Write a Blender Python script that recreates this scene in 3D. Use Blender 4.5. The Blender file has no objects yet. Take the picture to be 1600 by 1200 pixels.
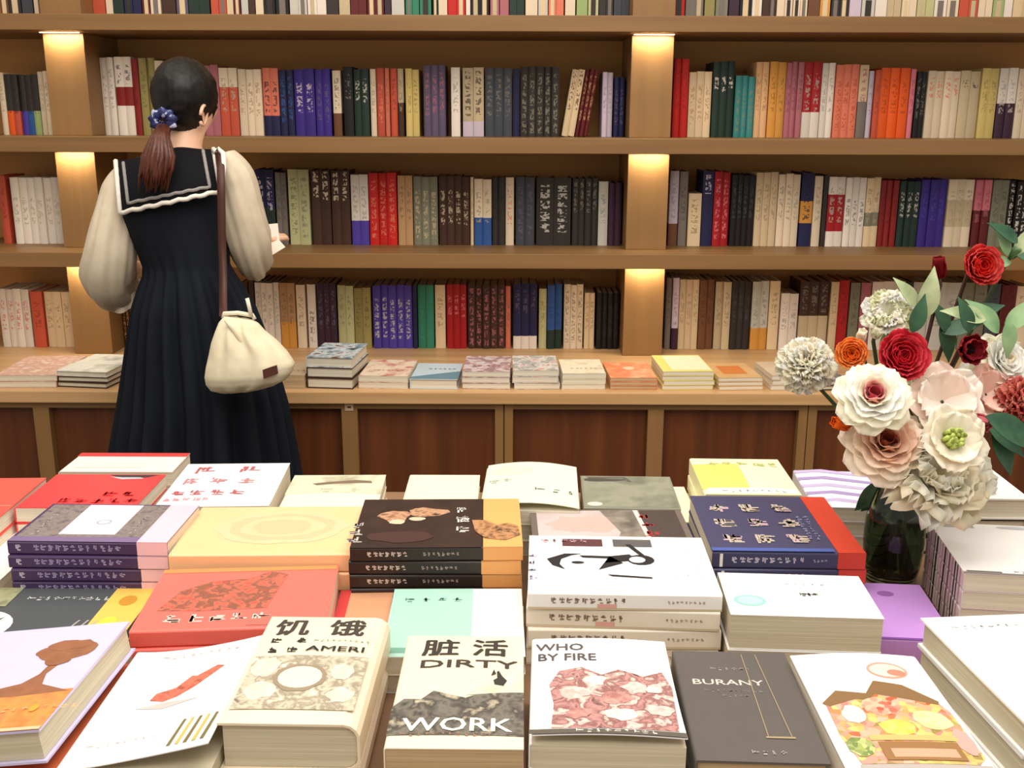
import bpy, bmesh, math, random
from mathutils import Vector, Matrix, noise
random.seed(7)
C = bpy.context.scene.collection
SC = bpy.context.scene
R = math.radians
PI = math.pi

# ------------------------------------------------------------------ camera
F_PX, PITCH, ROLL, CAM_Z = 1640.0, R(14.4), R(0.2), 1.51
cam_d = bpy.data.cameras.new('camera')
cam_d.sensor_width = 36.0
cam_d.lens = F_PX / 1600.0 * 36.0
cam_d.clip_start = 0.05
cam = bpy.data.objects.new('camera', cam_d)
C.objects.link(cam)
cam.matrix_world = Matrix.Translation((0, 0, CAM_Z)) @ Matrix.Rotation(PI/2 - PITCH, 4, 'X') @ Matrix.Rotation(ROLL, 4, 'Z')
SC.camera = cam

# ------------------------------------------------------------------ light
SC.view_settings.view_transform = 'Standard'
SC.view_settings.look = 'None'
SC.view_settings.gamma = 1.0
SC.view_settings.use_curve_mapping = False
SC.view_settings.exposure = 0.0
world = bpy.data.worlds.new('World')
SC.world = world
world.use_nodes = True
world.node_tree.nodes['Background'].inputs[0].default_value = (1.0, 0.915, 0.82, 1)
world.node_tree.nodes['Background'].inputs[1].default_value = 0.56

def area(name, loc, rot, sx, sy, power, col=(1, 0.93, 0.84), spread=PI):
    d = bpy.data.lights.new(name, 'AREA')
    d.shape = 'RECTANGLE'; d.size = sx; d.size_y = sy; d.energy = power; d.color = col; d.spread = spread
    o = bpy.data.objects.new(name, d); C.objects.link(o)
    o.location = loc; o.rotation_euler = rot
    return o
area('ceiling_light_table', (0.1, 1.1, 3.0), (0, 0, 0), 2.2, 1.2, 47, (1, 0.955, 0.90))
area('front_fill_light', (0.2, -0.5, 3.0), (R(32), 0, 0), 2.6, 0.8, 31, (1, 0.94, 0.86))  # unseen fill added above and behind the camera, brightens flowers and shelf fronts
area('ceiling_light_aisle', (-0.3, 1.9, 3.05), (R(28), 0, 0), 3.6, 0.5, 20, (1, 0.92, 0.82))
area('ceiling_light_counter', (0.0, 2.75, 3.05), (R(8), 0, 0), 4.6, 0.25, 15, (1, 0.90, 0.78))

# ------------------------------------------------------------------ pixel helpers (frame 1600x1200)
def ray(px, py):
    u, v = px - 800.0, py - 600.0
    c, s = math.cos(ROLL), math.sin(ROLL)
    u, v = (u*c + v*s)/F_PX, (-u*s + v*c)/F_PX
    return Vector((u, math.cos(PITCH) - v*math.sin(PITCH), -math.sin(PITCH) - v*math.cos(PITCH)))
def on_y(px, py, Y):
    r = ray(px, py); return r*(Y/r.y) + Vector((0, 0, CAM_Z))
def on_z(px, py, z):
    r = ray(px, py); return r*((z - CAM_Z)/r.z) + Vector((0, 0, CAM_Z))

# ------------------------------------------------------------------ materials
def lin(c):
    out = []
    for v in c[:3]:
        v = v/255.0
        out.append(v/12.92 if v <= 0.04045 else ((v + 0.055)/1.055)**2.4)
    return (out[0], out[1], out[2], 1.0)
_mats = {}
def mat(c, rough=0.55, spec=0.35, name=None, sheen=0.0):
    key = (tuple(c), rough, spec, name)
    if key in _mats: return _mats[key]
    m = bpy.data.materials.new(name or 'paint_%d_%d_%d' % tuple(c[:3]))
    m.use_nodes = True
    b = m.node_tree.nodes['Principled BSDF']
    # faint procedural unevenness of tone
    nt = m.node_tree
    tc = nt.nodes.new('ShaderNodeTexCoord'); nz = nt.nodes.new('ShaderNodeTexNoise'); nz.inputs['Scale'].default_value = 30
    nz.inputs['Detail'].default_value = 3
    hsv = nt.nodes.new('ShaderNodeHueSaturation'); hsv.inputs['Color'].default_value = lin(c)
    mr = nt.nodes.new('ShaderNodeMapRange'); mr.inputs['To Min'].default_value = 0.94; mr.inputs['To Max'].default_value = 1.05
    nt.links.new(tc.outputs['Object'], nz.inputs['Vector']); nt.links.new(nz.outputs['Fac'], mr.inputs['Value'])
    nt.links.new(mr.outputs[0], hsv.inputs['Value']); nt.links.new(hsv.outputs[0], b.inputs['Base Color'])
    b.inputs['Roughness'].default_value = rough
    b.inputs['Specular IOR Level'].default_value = spec
    if sheen: b.inputs['Sheen Weight'].default_value = sheen
    _mats[key] = m
    return m
def noise_mat(name, cols, scale=(40, 40, 40), detail=4, rough=0.5, spec=0.35, kind='noise', bump=0.0, distort=0.0, stops=None):
    if name in _mats: return _mats[name]
    m = bpy.data.materials.new(name); m.use_nodes = True
    nt = m.node_tree; b = nt.nodes['Principled BSDF']
    tc = nt.nodes.new('ShaderNodeTexCoord'); mp = nt.nodes.new('ShaderNodeMapping'); mp.inputs['Scale'].default_value = scale
    nt.links.new(tc.outputs['Object'], mp.inputs['Vector'])
    if kind == 'noise':
        t = nt.nodes.new('ShaderNodeTexNoise'); t.inputs['Scale'].default_value = 1; t.inputs['Detail'].default_value = detail
        t.inputs['Distortion'].default_value = distort; fac = t.outputs['Fac']
    else:
        t = nt.nodes.new('ShaderNodeTexVoronoi'); t.inputs['Scale'].default_value = 1
        sp = nt.nodes.new('ShaderNodeSeparateColor'); nt.links.new(t.outputs['Color'], sp.inputs[0]); fac = sp.outputs[0]
    nt.links.new(mp.outputs[0], t.inputs['Vector'])
    r = nt.nodes.new('ShaderNodeValToRGB'); nt.links.new(fac, r.inputs[0])
    n = len(cols); el = r.color_ramp.elements
    while len(el) < n: el.new(0.5)
    for i, c in enumerate(cols):
        lo, hi = (0.3, 0.7) if kind == 'noise' else (0.0, 1.0)
        el[i].position = stops[i] if stops else (lo + (hi - lo)*i/max(1, n - 1))
        el[i].color = lin(c)
    nt.links.new(r.outputs[0], b.inputs['Base Color'])
    b.inputs['Roughness'].default_value = rough; b.inputs['Specular IOR Level'].default_value = spec
    if bump:
        bp = nt.nodes.new('ShaderNodeBump'); bp.inputs['Strength'].default_value = bump; bp.inputs['Distance'].default_value = 0.002
        nt.links.new(fac, bp.inputs['Height']); nt.links.new(bp.outputs[0], b.inputs['Normal'])
    _mats[name] = m
    return m
WOOD = noise_mat('honey_wood', [(128, 94, 54), (136, 101, 59), (144, 107, 64)], (1.2, 30, 30), 5, 0.45, 0.4, distort=0.3)
WOOD_V = noise_mat('honey_wood_upright', [(140, 103, 60), (145, 107, 63), (150, 111, 67)], (26, 26, 1.2), 5, 0.45, 0.4, distort=0.3)
COUNTER = noise_mat('pale_oak_worktop', [(192, 148, 98), (206, 163, 112), (216, 174, 124)], (1.2, 26, 26), 5, 0.4, 0.4, distort=0.3)
BACKP = noise_mat('brown_back_panel', [(190, 138, 78), (204, 150, 88)], (1.0, 20, 20), 4, 0.6, 0.3)
DARKW = noise_mat('dark_walnut_panel', [(86, 46, 22), (102, 54, 26), (120, 66, 32)], (22, 22, 0.7), 4, 0.45, 0.35)
PAGES = noise_mat('page_edges', [(192, 182, 156), (216, 206, 180)], (6, 6, 700), 2, 0.8, 0.1)
PAGESW = noise_mat('white_page_edges', [(208, 198, 176), (234, 226, 206)], (6, 6, 700), 2, 0.8, 0.1)
PAGEST = noise_mat('tan_page_edges', [(176, 150, 112), (204, 178, 138)], (6, 6, 700), 2, 0.8, 0.1)

# ------------------------------------------------------------------ object helpers
def me(name, verts, faces, mats=None, fm=None, smooth=False):
    m = bpy.data.meshes.new(name); m.from_pydata([tuple(v) for v in verts], [], faces)
    for x in (mats or []): m.materials.append(x)
    if fm:
        for p, i in zip(m.polygons, fm): p.material_index = i
    if smooth:
        for p in m.polygons: p.use_smooth = True
    m.update(); return m
def link(name, mesh, parent=None, loc=(0, 0, 0), rot=(0, 0, 0)):
    o = bpy.data.objects.new(name, mesh); C.objects.link(o)
    o.location = loc; o.rotation_euler = rot
    if parent: o.parent = parent
    return o
def tag(o, label, cat, group=None, kind=None):
    o['label'] = label; o['category'] = cat
    if group: o['group'] = group
    if kind: o['kind'] = kind
    return o
def thing(name, label, cat, loc=(0, 0, 0), rot=(0, 0, 0), group=None):
    o = bpy.data.objects.new(name, None); C.objects.link(o); o.empty_display_size = 0.05
    o.location = loc; o.rotation_euler = rot
    return tag(o, label, cat, group)
class MB:
    """collects shapes into ONE mesh with several material slots"""
    def __init__(s): s.v = []; s.f = []; s.m = []; s.mats = []; s.sm = []
    def mi(s, m):
        if m not in s.mats: s.mats.append(m)
        return s.mats.index(m)
    def add(s, v, f, m, smooth=False):
        o = len(s.v); s.v += [Vector(x) for x in v]; k = s.mi(m)
        for q in f: s.f.append([i + o for i in q]); s.m.append(k); s.sm.append(smooth)
    def box(s, x0, x1, y0, y1, z0, z1, m, bev=0.0):
        if bev <= 0:
            v = [(x, y, z) for z in (z0, z1) for y in (y0, y1) for x in (x0, x1)]
            f = [(0, 2, 3, 1), (4, 5, 7, 6), (0, 1, 5, 4), (2, 6, 7, 3), (0, 4, 6, 2), (1, 3, 7, 5)]
            s.add(v, f, m); return
        b = bmesh.new(); bmesh.ops.create_cube(b, size=1)
        for w in b.verts:
            w.co = Vector(((x0 + x1)/2 + w.co.x*(x1 - x0), (y0 + y1)/2 + w.co.y*(y1 - y0), (z0 + z1)/2 + w.co.z*(z1 - z0)))
        bmesh.ops.bevel(b, geom=b.edges[:] , offset=bev, segments=2, affect='EDGES', profile=0.6)
        b.verts.index_update()
        s.add([w.co.copy() for w in b.verts], [[w.index for w in q.verts] for q in b.faces], m); b.free()
    def tube(s, pts, rad, m, n=8, caps=True, smooth=True):
        pts = [Vector(p) for p in pts]; rr = rad if isinstance(rad, (list, tuple)) else [rad]*len(pts)
        V = []; up = Vector((0.13, 0.21, 0.97)); prev = None
        for i, p in enumerate(pts):
            t = (pts[min(i + 1, len(pts) - 1)] - pts[max(i - 1, 0)]).normalized()
            if prev is None:
                a = t.cross(up)
                if a.length < 1e-4: a = t.cross(Vector((1, 0, 0)))
            else: a = prev - t*prev.dot(t)
            a.normalize(); prev = a; b = t.cross(a)
            for k in range(n):
                th = 2*PI*k/n; V.append(p + (a*math.cos(th) + b*math.sin(th))*rr[i])
        Fc = []
        for i in range(len(pts) - 1):
            for k in range(n):
                Fc.append((i*n + k, i*n + (k + 1) % n, (i + 1)*n + (k + 1) % n, (i + 1)*n + k))
        if caps: Fc.append(tuple(range(n))[::-1]); Fc.append(tuple((len(pts) - 1)*n + k for k in range(n)))
        s.add(V, Fc, m, smooth)
    def rings(s, rings, m, smooth=True, caps=True):
        n = len(rings[0]); V = [p for r in rings for p in r]; Fc = []
        for i in range(len(rings) - 1):
            for k in range(n): Fc.append((i*n + k, i*n + (k + 1) % n, (i + 1)*n + (k + 1) % n, (i + 1)*n + k))
        if caps: Fc.append(tuple(range(n))[::-1]); Fc.append(tuple((len(rings) - 1)*n + k for k in range(n)))
        s.add(V, Fc, m, smooth)
    def mesh(s, name):
        m = me(name, s.v, s.f, s.mats, s.m)
        for p, q in zip(m.polygons, s.sm): p.use_smooth = q
        return m
    def build(s, name, parent=None, loc=(0, 0, 0), rot=(0, 0, 0)):
        return link(name, s.mesh(name), parent, loc, rot)

# ------------------------------------------------------------------ the room
Z_SH = {1: 1.808, 2: 1.437, 3: 1.068}      # tops of the three boards in view
TH = 0.048
Z_CT = 0.70
Y_SP, Y_FR, Y_PIL, Y_BK = 3.66, 3.43, 3.555, 3.86
XL, XR = -2.62, 2.62
b = MB(); b.box(-4.5, 4.5, -1.5, 4.2, -0.05, 0, noise_mat('grey_brown_floor', [(92, 78, 66), (112, 96, 82)], (3, 3, 3), 4, 0.35))
f = b.build('floor'); f['kind'] = 'structure'
b = MB(); b.box(-4.5, 4.5, 3.95, 4.1, 0, 3.3, mat((190, 160, 120), 0.8))
f = b.build('wall_back'); f['kind'] = 'structure'

# ------------------------------------------------------------------ wall bookcase
bc = thing('bookcase', 'wall-wide honey wood bookcase with lit uprights behind the counter', 'bookcase', (0, Y_SP, Z_CT))
def part(mb, name, parent): 
    o = mb.build(name, parent); o.matrix_parent_inverse = Matrix.Translation(-Vector(parent.location)); return o
b = MB(); b.box(XL, XR, Y_BK, Y_BK + 0.02, Z_CT, 2.3, BACKP); part(b, 'back_panel', bc)
for k in (1, 2, 3):
    b = MB(); z = Z_SH[k]; b.box(XL, XR, Y_FR, Y_BK - 0.001, z - TH, z, WOOD, 0.002); part(b, 'shelf', bc)
PIL = [(-1.517, -1.386), (0.383, 0.519), (2.29, 2.42)]
spans = [(Z_CT + 0.0005, Z_SH[3] - TH - .0005), (Z_SH[3] + .0005, Z_SH[2] - TH - .0005), (Z_SH[2] + .0005, Z_SH[1] - TH - .0005), (Z_SH[1] + .0005, 2.26)]
led = bpy.data.materials.new('led_diffuser'); led.use_nodes = True
bb = led.node_tree.nodes['Principled BSDF']; bb.inputs['Emission Color'].default_value = (1, 0.78, 0.48, 1); bb.inputs['Emission Strength'].default_value = 6
for x0, x1 in PIL:
    for i, (z0, z1) in enumerate(spans):
        b = MB(); b.box(x0, x1, Y_PIL, Y_BK - 0.002, z0, z1, WOOD_V, 0.0015); part(b, 'upright', bc)
        if i < 3:
            b = MB(); b.box(x0 + .004, x1 - .004, 3.522, 3.536, z1 - .0016, z1 - .0001, led); part(b, 'led_strip', bc)
            l = area('led_light', ((x0 + x1)/2, 3.527, z1 - 0.004), (R(6), 0, 0), 0.122, 0.018, 0.62, (1, 0.88, 0.68))
            l.parent = bc; l.matrix_parent_inverse = Matrix.Translation(-Vector(bc.location))

# ------------------------------------------------------------------ counter: worktop + cabinets
b = MB(); b.box(XL, XR, 3.05, Y_BK, Z_CT - 0.037, Z_CT - 0.0002, COUNTER, 0.003)
tag(b.build('worktop'), 'pale oak counter top under the shelves, carrying low piles of books', 'counter')
units = [(-2.36, -1.40 + 0.0), ]
cab_edges = [-1.9, -0.965, -0.024, 0.9005, 1.825]
cab_names = ['dark-fronted cabinet at the far left, left of the person', 'dark-fronted cabinet behind the skirt and bag',
             'dark-fronted cabinet right of centre under the orange books', 'dark-fronted cabinet behind the flower vase']
for i in range(4):
    x0, x1 = cab_edges[i] + .0015, cab_edges[i + 1] - .0015
    c = thing('cabinet', cab_names[i], 'cabinet', ((x0 + x1)/2, 3.3, 0), group='cabinets under the worktop')
    h = Z_CT - 0.0375; xm = (x0 + x1)/2
    b = MB()
    b.box(x0, x0 + .026, 3.07, 3.84, 0, h, WOOD_V); b.box(x1 - .026, x1, 3.07, 3.84, 0, h, WOOD_V)
    b.box(xm - .024, xm + .024, 3.07, 3.10, 0.08, h - .02, WOOD_V); b.box(x0 + .026, x1 - .026, 3.07, 3.10, h - .02, h, WOOD)
    b.box(x0 + .026, x1 - .026, 3.09, 3.84, 0, .08, WOOD)
    part(b, 'frame', c)
    for a0, a1 in ((x0 + .026, xm - .024), (xm + .024, x1 - .026)):
        b = MB(); b.box(a0 + .001, a1 - .001, 3.10, 3.118, .082, h - .021, DARKW); part(b, 'door', c)
    if i == 1:
        b = MB(); b.box(xm - .013, xm + .013, 3.0678, 3.0698, h - .026, h - .004, mat((206, 180, 150)))
        b.box(xm - .005, xm + .006, 3.0672, 3.0679, h - .017, h - .012, mat((60, 45, 40)))
        o = part(b, 'price_tag', c); o['label'] = 'small pale label with a dark mark'

# ------------------------------------------------------------------ shelf books
COL = {
 'white': (232, 220, 205), 'cream': (228, 208, 178), 'ivory': (222, 196, 156), 'peach': (226, 178, 128), 'tan': (186, 144, 100),
 'beige': (198, 178, 142), 'pale green': (192, 188, 138), 'olive': (150, 138, 82), 'grey-green': (128, 126, 104), 'grey': (122, 112, 104),
 'slate': (66, 70, 76), 'charcoal': (52, 46, 42), 'black': (28, 24, 24), 'dark brown': (70, 44, 32), 'brown': (112, 72, 46),
 'maroon': (98, 30, 30), 'dark red': (136, 34, 30), 'crimson': (168, 26, 30), 'red': (200, 34, 28), 'brick': (196, 84, 58), 'salmon': (222, 122, 94),
 'orange': (232, 92, 26), 'amber': (214, 150, 66), 'yellow': (210, 186, 112), 'pink': (216, 120, 130), 'mauve': (176, 104, 112),
 'lilac': (206, 190, 204), 'plum': (62, 36, 54), 'purple-grey': (98, 84, 108), 'indigo': (58, 40, 128), 'violet': (78, 62, 156), 'navy': (34, 34, 72),
 'blue': (48, 88, 150), 'teal': (56, 132, 128), 'green': (52, 128, 96), 'dark green': (34, 52, 44), 'light grey': (200, 196, 184), 'light green': (156, 176, 112),
}
spine_m = bpy.data.materials.new('printed_spine'); spine_m.use_nodes = True
def build_spine_mat():
    nt = spine_m.node_tree; N = nt.nodes; L = nt.links; bs = N['Principled BSDF']
    bs.inputs['Roughness'].default_value = 0.5; bs.inputs['Specular IOR Level'].default_value = 0.3
    def at(nm):
        a = N.new('ShaderNodeAttribute'); a.attribute_type = 'OBJECT'; a.attribute_name = nm; return a
    def mth(op, a, b_=None, c=None):
        n = N.new('ShaderNodeMath'); n.operation = op
        for i, v in enumerate((a, b_, c)):
            if v is None: continue
            if isinstance(v, (int, float)): n.inputs[i].default_value = v
            else: L.new(v, n.inputs[i])
        return n.outputs[0]
    tc = N.new('ShaderNodeTexCoord'); sx = N.new('ShaderNodeSeparateXYZ'); L.new(tc.outputs['Object'], sx.inputs[0])
    x, y, z = sx.outputs
    seed = at('seed').outputs['Fac']
    inband = mth('MULTIPLY', mth('GREATER_THAN', z, at('b0').outputs['Fac']), mth('LESS_THAN', z, at('b1').outputs['Fac']))
    mx = N.new('ShaderNodeMix'); mx.data_type = 'RGBA'; L.new(inband, mx.inputs[0]); L.new(at('c1').outputs['Color'], mx.inputs[6]); L.new(at('c2').outputs['Color'], mx.inputs[7])
    # glyph-like strokes down the middle of the spine
    cv = N.new('ShaderNodeCombineXYZ'); L.new(mth('MULTIPLY', x, 4.0), cv.inputs[0]); L.new(mth('MULTIPLY', z, 26.0), cv.inputs[1]); L.new(mth('MULTIPLY', seed, 37.0), cv.inputs[2])
    nz = N.new('ShaderNodeTexNoise'); nz.inputs['Scale'].default_value = 1.0; nz.inputs['Detail'].default_value = 2.0; L.new(cv.outputs[0], nz.inputs['Vector'])
    g = mth('GREATER_THAN', nz.outputs['Fac'], 0.5)
    mid = mth('LESS_THAN', mth('ABSOLUTE', x), 0.27)
    zz = mth('FRACT', mth('MULTIPLY', z, at('tn').outputs['Fac']))
    gap = mth('GREATER_THAN', zz, 0.22)
    rng = mth('MULTIPLY', mth('GREATER_THAN', z, at('t0').outputs['Fac']), mth('LESS_THAN', z, at('t1').outputs['Fac']))
    front = mth('LESS_THAN', y, 0.06)
    txt = mth('MULTIPLY', mth('MULTIPLY', mth('MULTIPLY', g, mid), mth('MULTIPLY', gap, rng)), front)
    txt = mth('MULTIPLY', txt, 0.75)
    mx2 = N.new('ShaderNodeMix'); mx2.data_type = 'RGBA'; L.new(txt, mx2.inputs[0]); L.new(mx.outputs[2], mx2.inputs[6]); L.new(at('ct').outputs['Color'], mx2.inputs[7])
    L.new(mx2.outputs[2], bs.inputs['Base Color'])
build_spine_mat()
def unit_book():
    """1x1x1 book: spine towards -y, base at z=0; rounded spine, inset page block"""
    b = MB(); n = 5; T = 0.07
    outer = []
    for k in range(n + 1):
        a = -1 + 2*k/n; outer.append((0.5*a, 0.012*a*a*2.0))
    prof = [(-0.5, 1.0)] + outer + [(0.5, 1.0)]
    inner = [(-0.5 + T, 1.0), (-0.5 + T, 0.03), (0.5 - T, 0.03), (0.5 - T, 1.0)]
    P = prof + inner[::-1]; m = len(P); V = [(p[0], p[1], z) for z in (0, 1) for p in P]
    Fs = [(i, (i + 1) % m, m + (i + 1) % m, m + i) for i in range(m)] + [tuple(range(m))[::-1], tuple(m + i for i in range(m))]
    b.add(V, Fs, spine_m)
    b.box(-0.5 + T, 0.5 - T, 0.03, 0.985, 0.012, 0.985, PAGES)
    return b.mesh('shelf_book')
UB = unit_book()
ORD = ['first', 'second', 'third', 'fourth', 'fifth', 'sixth', 'seventh', 'eighth', 'ninth', 'tenth', 'eleventh', 'twelfth', 'thirteenth',
       'fourteenth', 'fifteenth', 'sixteenth', 'seventeenth', 'eighteenth', 'nineteenth', 'twentieth']
L_, M_, R_ = 'left', 'middle', 'right'
# (x0, x1, how many, y of the top, colour, options): z(band low, band high, colour)=second tone, t=(low, high, tone) lettering, lean
S2 = [
 (L_, 0, 9, 1, 114, 'cream', {}), (L_, 10, 62, 5, 117, 'charcoal', dict(multi=1)), (L_, 62, 78, 2, 112, 'cream', {}),
 (M_, 158, 180, 2, 90, 'white', {}), (M_, 181, 208, 2, 88, 'white', dict(z=(.38, .62, 'dark red'), t=(.66, .9, 'purple-grey'))), (M_, 209, 219, 1, 92, 'dark red', {}),
 (M_, 220, 244, 2, 90, 'olive', {}), (M_, 245, 270, 2, 95, 'cream', {}), (M_, 271, 296, 2, 100, 'brick', {}), (M_, 297, 316, 2, 100, 'cream', {}),
 (M_, 318, 343, 2, 102, 'mauve', {}), (M_, 344, 372, 2, 106, 'cream', dict(z=(0, .72, 'brick'))), (M_, 373, 410, 3, 108, 'cream', dict(t=(.3, .8, 'tan'))),
 (M_, 411, 436, 2, 106, 'navy', dict(z=(.3, 1.01, 'salmon'))), (M_, 437, 459, 2, 109, 'navy', dict(t=(.2, .9, 'blue'))), (M_, 460, 492, 2, 108, 'indigo', dict(t=(.35, .8, 'lilac'))),
 (M_, 493, 517, 2, 108, 'indigo', dict(t=(.2, .8, 'purple-grey'))), (M_, 520, 533, 1, 110, 'cream', dict(z=(0, .35, 'brown'), t=(.4, .9, 'grey'))),
 (M_, 537, 552, 1, 105, 'black', dict(t=(.5, .9, 'grey'))), (M_, 553, 577, 2, 108, 'dark green', dict(t=(.5, .85, 'light grey'))),
 (M_, 579, 588, 1, 107, 'cream', {}), (M_, 589, 601, 1, 107, 'brick', dict(t=(.2, .8, 'salmon'))), (M_, 602, 609, 1, 107, 'salmon', {}), (M_, 610, 621, 1, 107, 'brick', {}),
 (M_, 622, 631, 1, 108, 'beige', dict(z=(0, .5, 'dark brown'))), (M_, 634, 655, 2, 108, 'yellow', {}), (M_, 662, 696, 3, 102, 'purple-grey', dict(t=(.3, .9, 'mauve'))),
 (M_, 705, 719, 1, 105, 'white', {}), (M_, 723, 756, 2, 106, 'beige', dict(z=(0, .22, 'lilac'), t=(.3, .95, 'charcoal'))),
 (M_, 758, 800, 3, 106, 'slate', dict(t=(.3, .9, 'grey'))), (M_, 801, 812, 1, 108, 'navy', {}), (M_, 813, 874, 5, 104, 'charcoal', dict(t=(.05, .9, 'grey-green'))),
 (M_, 878, 898, 2, 108, 'ivory', dict(t=(.4, .98, 'maroon'), lean=9)), (M_, 899, 919, 3, 108, 'maroon', dict(t=(.2, .9, 'tan'), lean=9)),
 (M_, 941, 957, 2, 113, 'lilac', {}), (M_, 959, 976, 2, 120, 'navy', dict(t=(.2, .8, 'purple-grey'))),
 (R_, 1052, 1075, 2, 92, 'red', {}), (R_, 1076, 1111, 3, 112, 'ivory', dict(t=(.2, .8, 'tan'))), (R_, 1113, 1147, 3, 96, 'dark green', dict(t=(.6, .8, 'white'))),
 (R_, 1148, 1178, 3, 119, 'teal', dict(t=(.1, .8, 'grey-green'))), (R_, 1180, 1200, 2, 97, 'peach', {}), (R_, 1201, 1226, 2, 97, 'amber', {}),
 (R_, 1227, 1254, 3, 97, 'mauve', {}), (R_, 1255, 1282, 2, 97, 'white', dict(z=(.34, 1.01, 'crimson'))), (R_, 1283, 1303, 2, 98, 'white', {}),
 (R_, 1304, 1340, 3, 101, 'salmon', dict(t=(.1, .8, 'brick'))), (R_, 1341, 1355, 1, 101, 'ivory', dict(z=(0, .5, 'grey'), t=(.5, .95, 'mauve'))), (R_, 1356, 1364, 1, 110, 'lilac', {}),
 (R_, 1365, 1374, 1, 110, 'brick', {}), (R_, 1375, 1419, 3, 106, 'orange', {}), (R_, 1420, 1428, 1, 108, 'pink', {}), (R_, 1430, 1446, 2, 112, 'black', dict(t=(.3, .9, 'grey'))),
 (R_, 1448, 1498, 4, 111, 'cream', dict(t=(.6, .9, 'salmon'))), (R_, 1499, 1530, 2, 111, 'beige', dict(t=(.75, .86, 'charcoal'))), (R_, 1531, 1557, 2, 107, 'yellow', {}),
 (R_, 1559, 1587, 2, 106, 'white', dict(z=(0, .5, 'plum'))), (R_, 1588, 1612, 2, 108, 'cream', {}),
]
S3 = [
 (L_, 0, 12, 1, 275, 'brick', {}), (L_, 20, 95, 6, 278, 'white', dict(t=(.3, .7, 'beige'))),
 (M_, 378, 399, 2, 268, 'pale green', {}), (M_, 401, 429, 2, 265, 'navy', dict(z=(0, .5, 'dark green'), t=(.45, .9, 'lilac'))),
 (M_, 431, 448, 2, 270, 'grey', {}), (M_, 451, 484, 2, 265, 'pale green', dict(t=(.1, .9, 'grey-green'))), (M_, 487, 517, 2, 267, 'dark brown', dict(t=(.6, .98, 'cream'))),
 (M_, 518, 547, 2, 267, 'dark brown', dict(t=(.6, .98, 'cream'))), (M_, 549, 576, 2, 273, 'white', dict(z=(0, .35, 'violet'))), (M_, 577, 620, 3, 270, 'red', dict(t=(.1, .9, 'salmon'))),
 (M_, 622, 645, 2, 275, 'tan', {}), (M_, 646, 684, 3, 276, 'grey-green', dict(t=(.1, .8, 'beige'))), (M_, 686, 734, 4, 276, 'dark brown', dict(t=(.3, .8, 'beige'))),
 (M_, 735, 740, 1, 277, 'ivory', {}), (M_, 741, 768, 2, 280, 'cream', dict(z=(0, .42, 'blue'))), (M_, 769, 789, 2, 278, 'charcoal', {}),
 (M_, 790, 803, 1, 277, 'cream', dict(t=(.3, .9, 'salmon'))), (M_, 806, 835, 2, 277, 'slate', dict(t=(.1, .9, 'purple-grey'))), (M_, 838, 892, 2, 279, 'charcoal', dict(t=(.2, .9, 'light grey'))),
 (M_, 894, 934, 4, 279, 'charcoal', dict(t=(.5, .95, 'grey'))), (M_, 935, 950, 1, 283, 'light grey', {}), (M_, 951, 971, 2, 286, 'plum', {}),
 (R_, 1046, 1060, 1, 268, 'lilac', dict(z=(0, .3, 'brown'))), (R_, 1061, 1074, 1, 268, 'grey', {}), (R_, 1075, 1095, 1, 303, 'ivory', dict(t=(.2, .9, 'olive'))),
 (R_, 1097, 1114, 1, 268, 'navy', dict(t=(.7, .95, 'lilac'))), (R_, 1115, 1140, 2, 269, 'crimson', dict(t=(.1, .9, 'pink'))), (R_, 1142, 1178, 4, 274, 'black', dict(t=(.4, .9, 'slate'))),
 (R_, 1180, 1214, 3, 270, 'ivory', {}), (R_, 1215, 1248, 3, 272, 'cream', {}), (R_, 1251, 1270, 1, 271, 'navy', dict(z=(.32, .62, 'amber'))), (R_, 1271, 1284, 1, 275, 'cream', {}),
 (R_, 1285, 1292, 1, 275, 'charcoal', {}), (R_, 1293, 1319, 2, 276, 'white', dict(z=(.22, .75, 'crimson'))), (R_, 1320, 1351, 3, 277, 'white', dict(t=(.3, .7, 'grey'))),
 (R_, 1352, 1374, 2, 278, 'ivory', dict(z=(.3, .5, 'grey-green'))), (R_, 1375, 1402, 3, 282, 'dark red', {}), (R_, 1404, 1436, 3, 283, 'dark green', dict(t=(.45, .85, 'light grey'))),
 (R_, 1437, 1478, 3, 281, 'indigo', dict(t=(.4, .9, 'violet'))), (R_, 1479, 1520, 3, 281, 'cream', dict(z=(.3, .7, 'beige'))), (R_, 1522, 1546, 2, 281, 'pink', dict(z=(0, .55, 'maroon'))),
 (R_, 1548, 1574, 2, 282, 'grey-green', {}), (R_, 1575, 1606, 3, 283, 'black', dict(t=(.1, .95, 'white'))),
]
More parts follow.
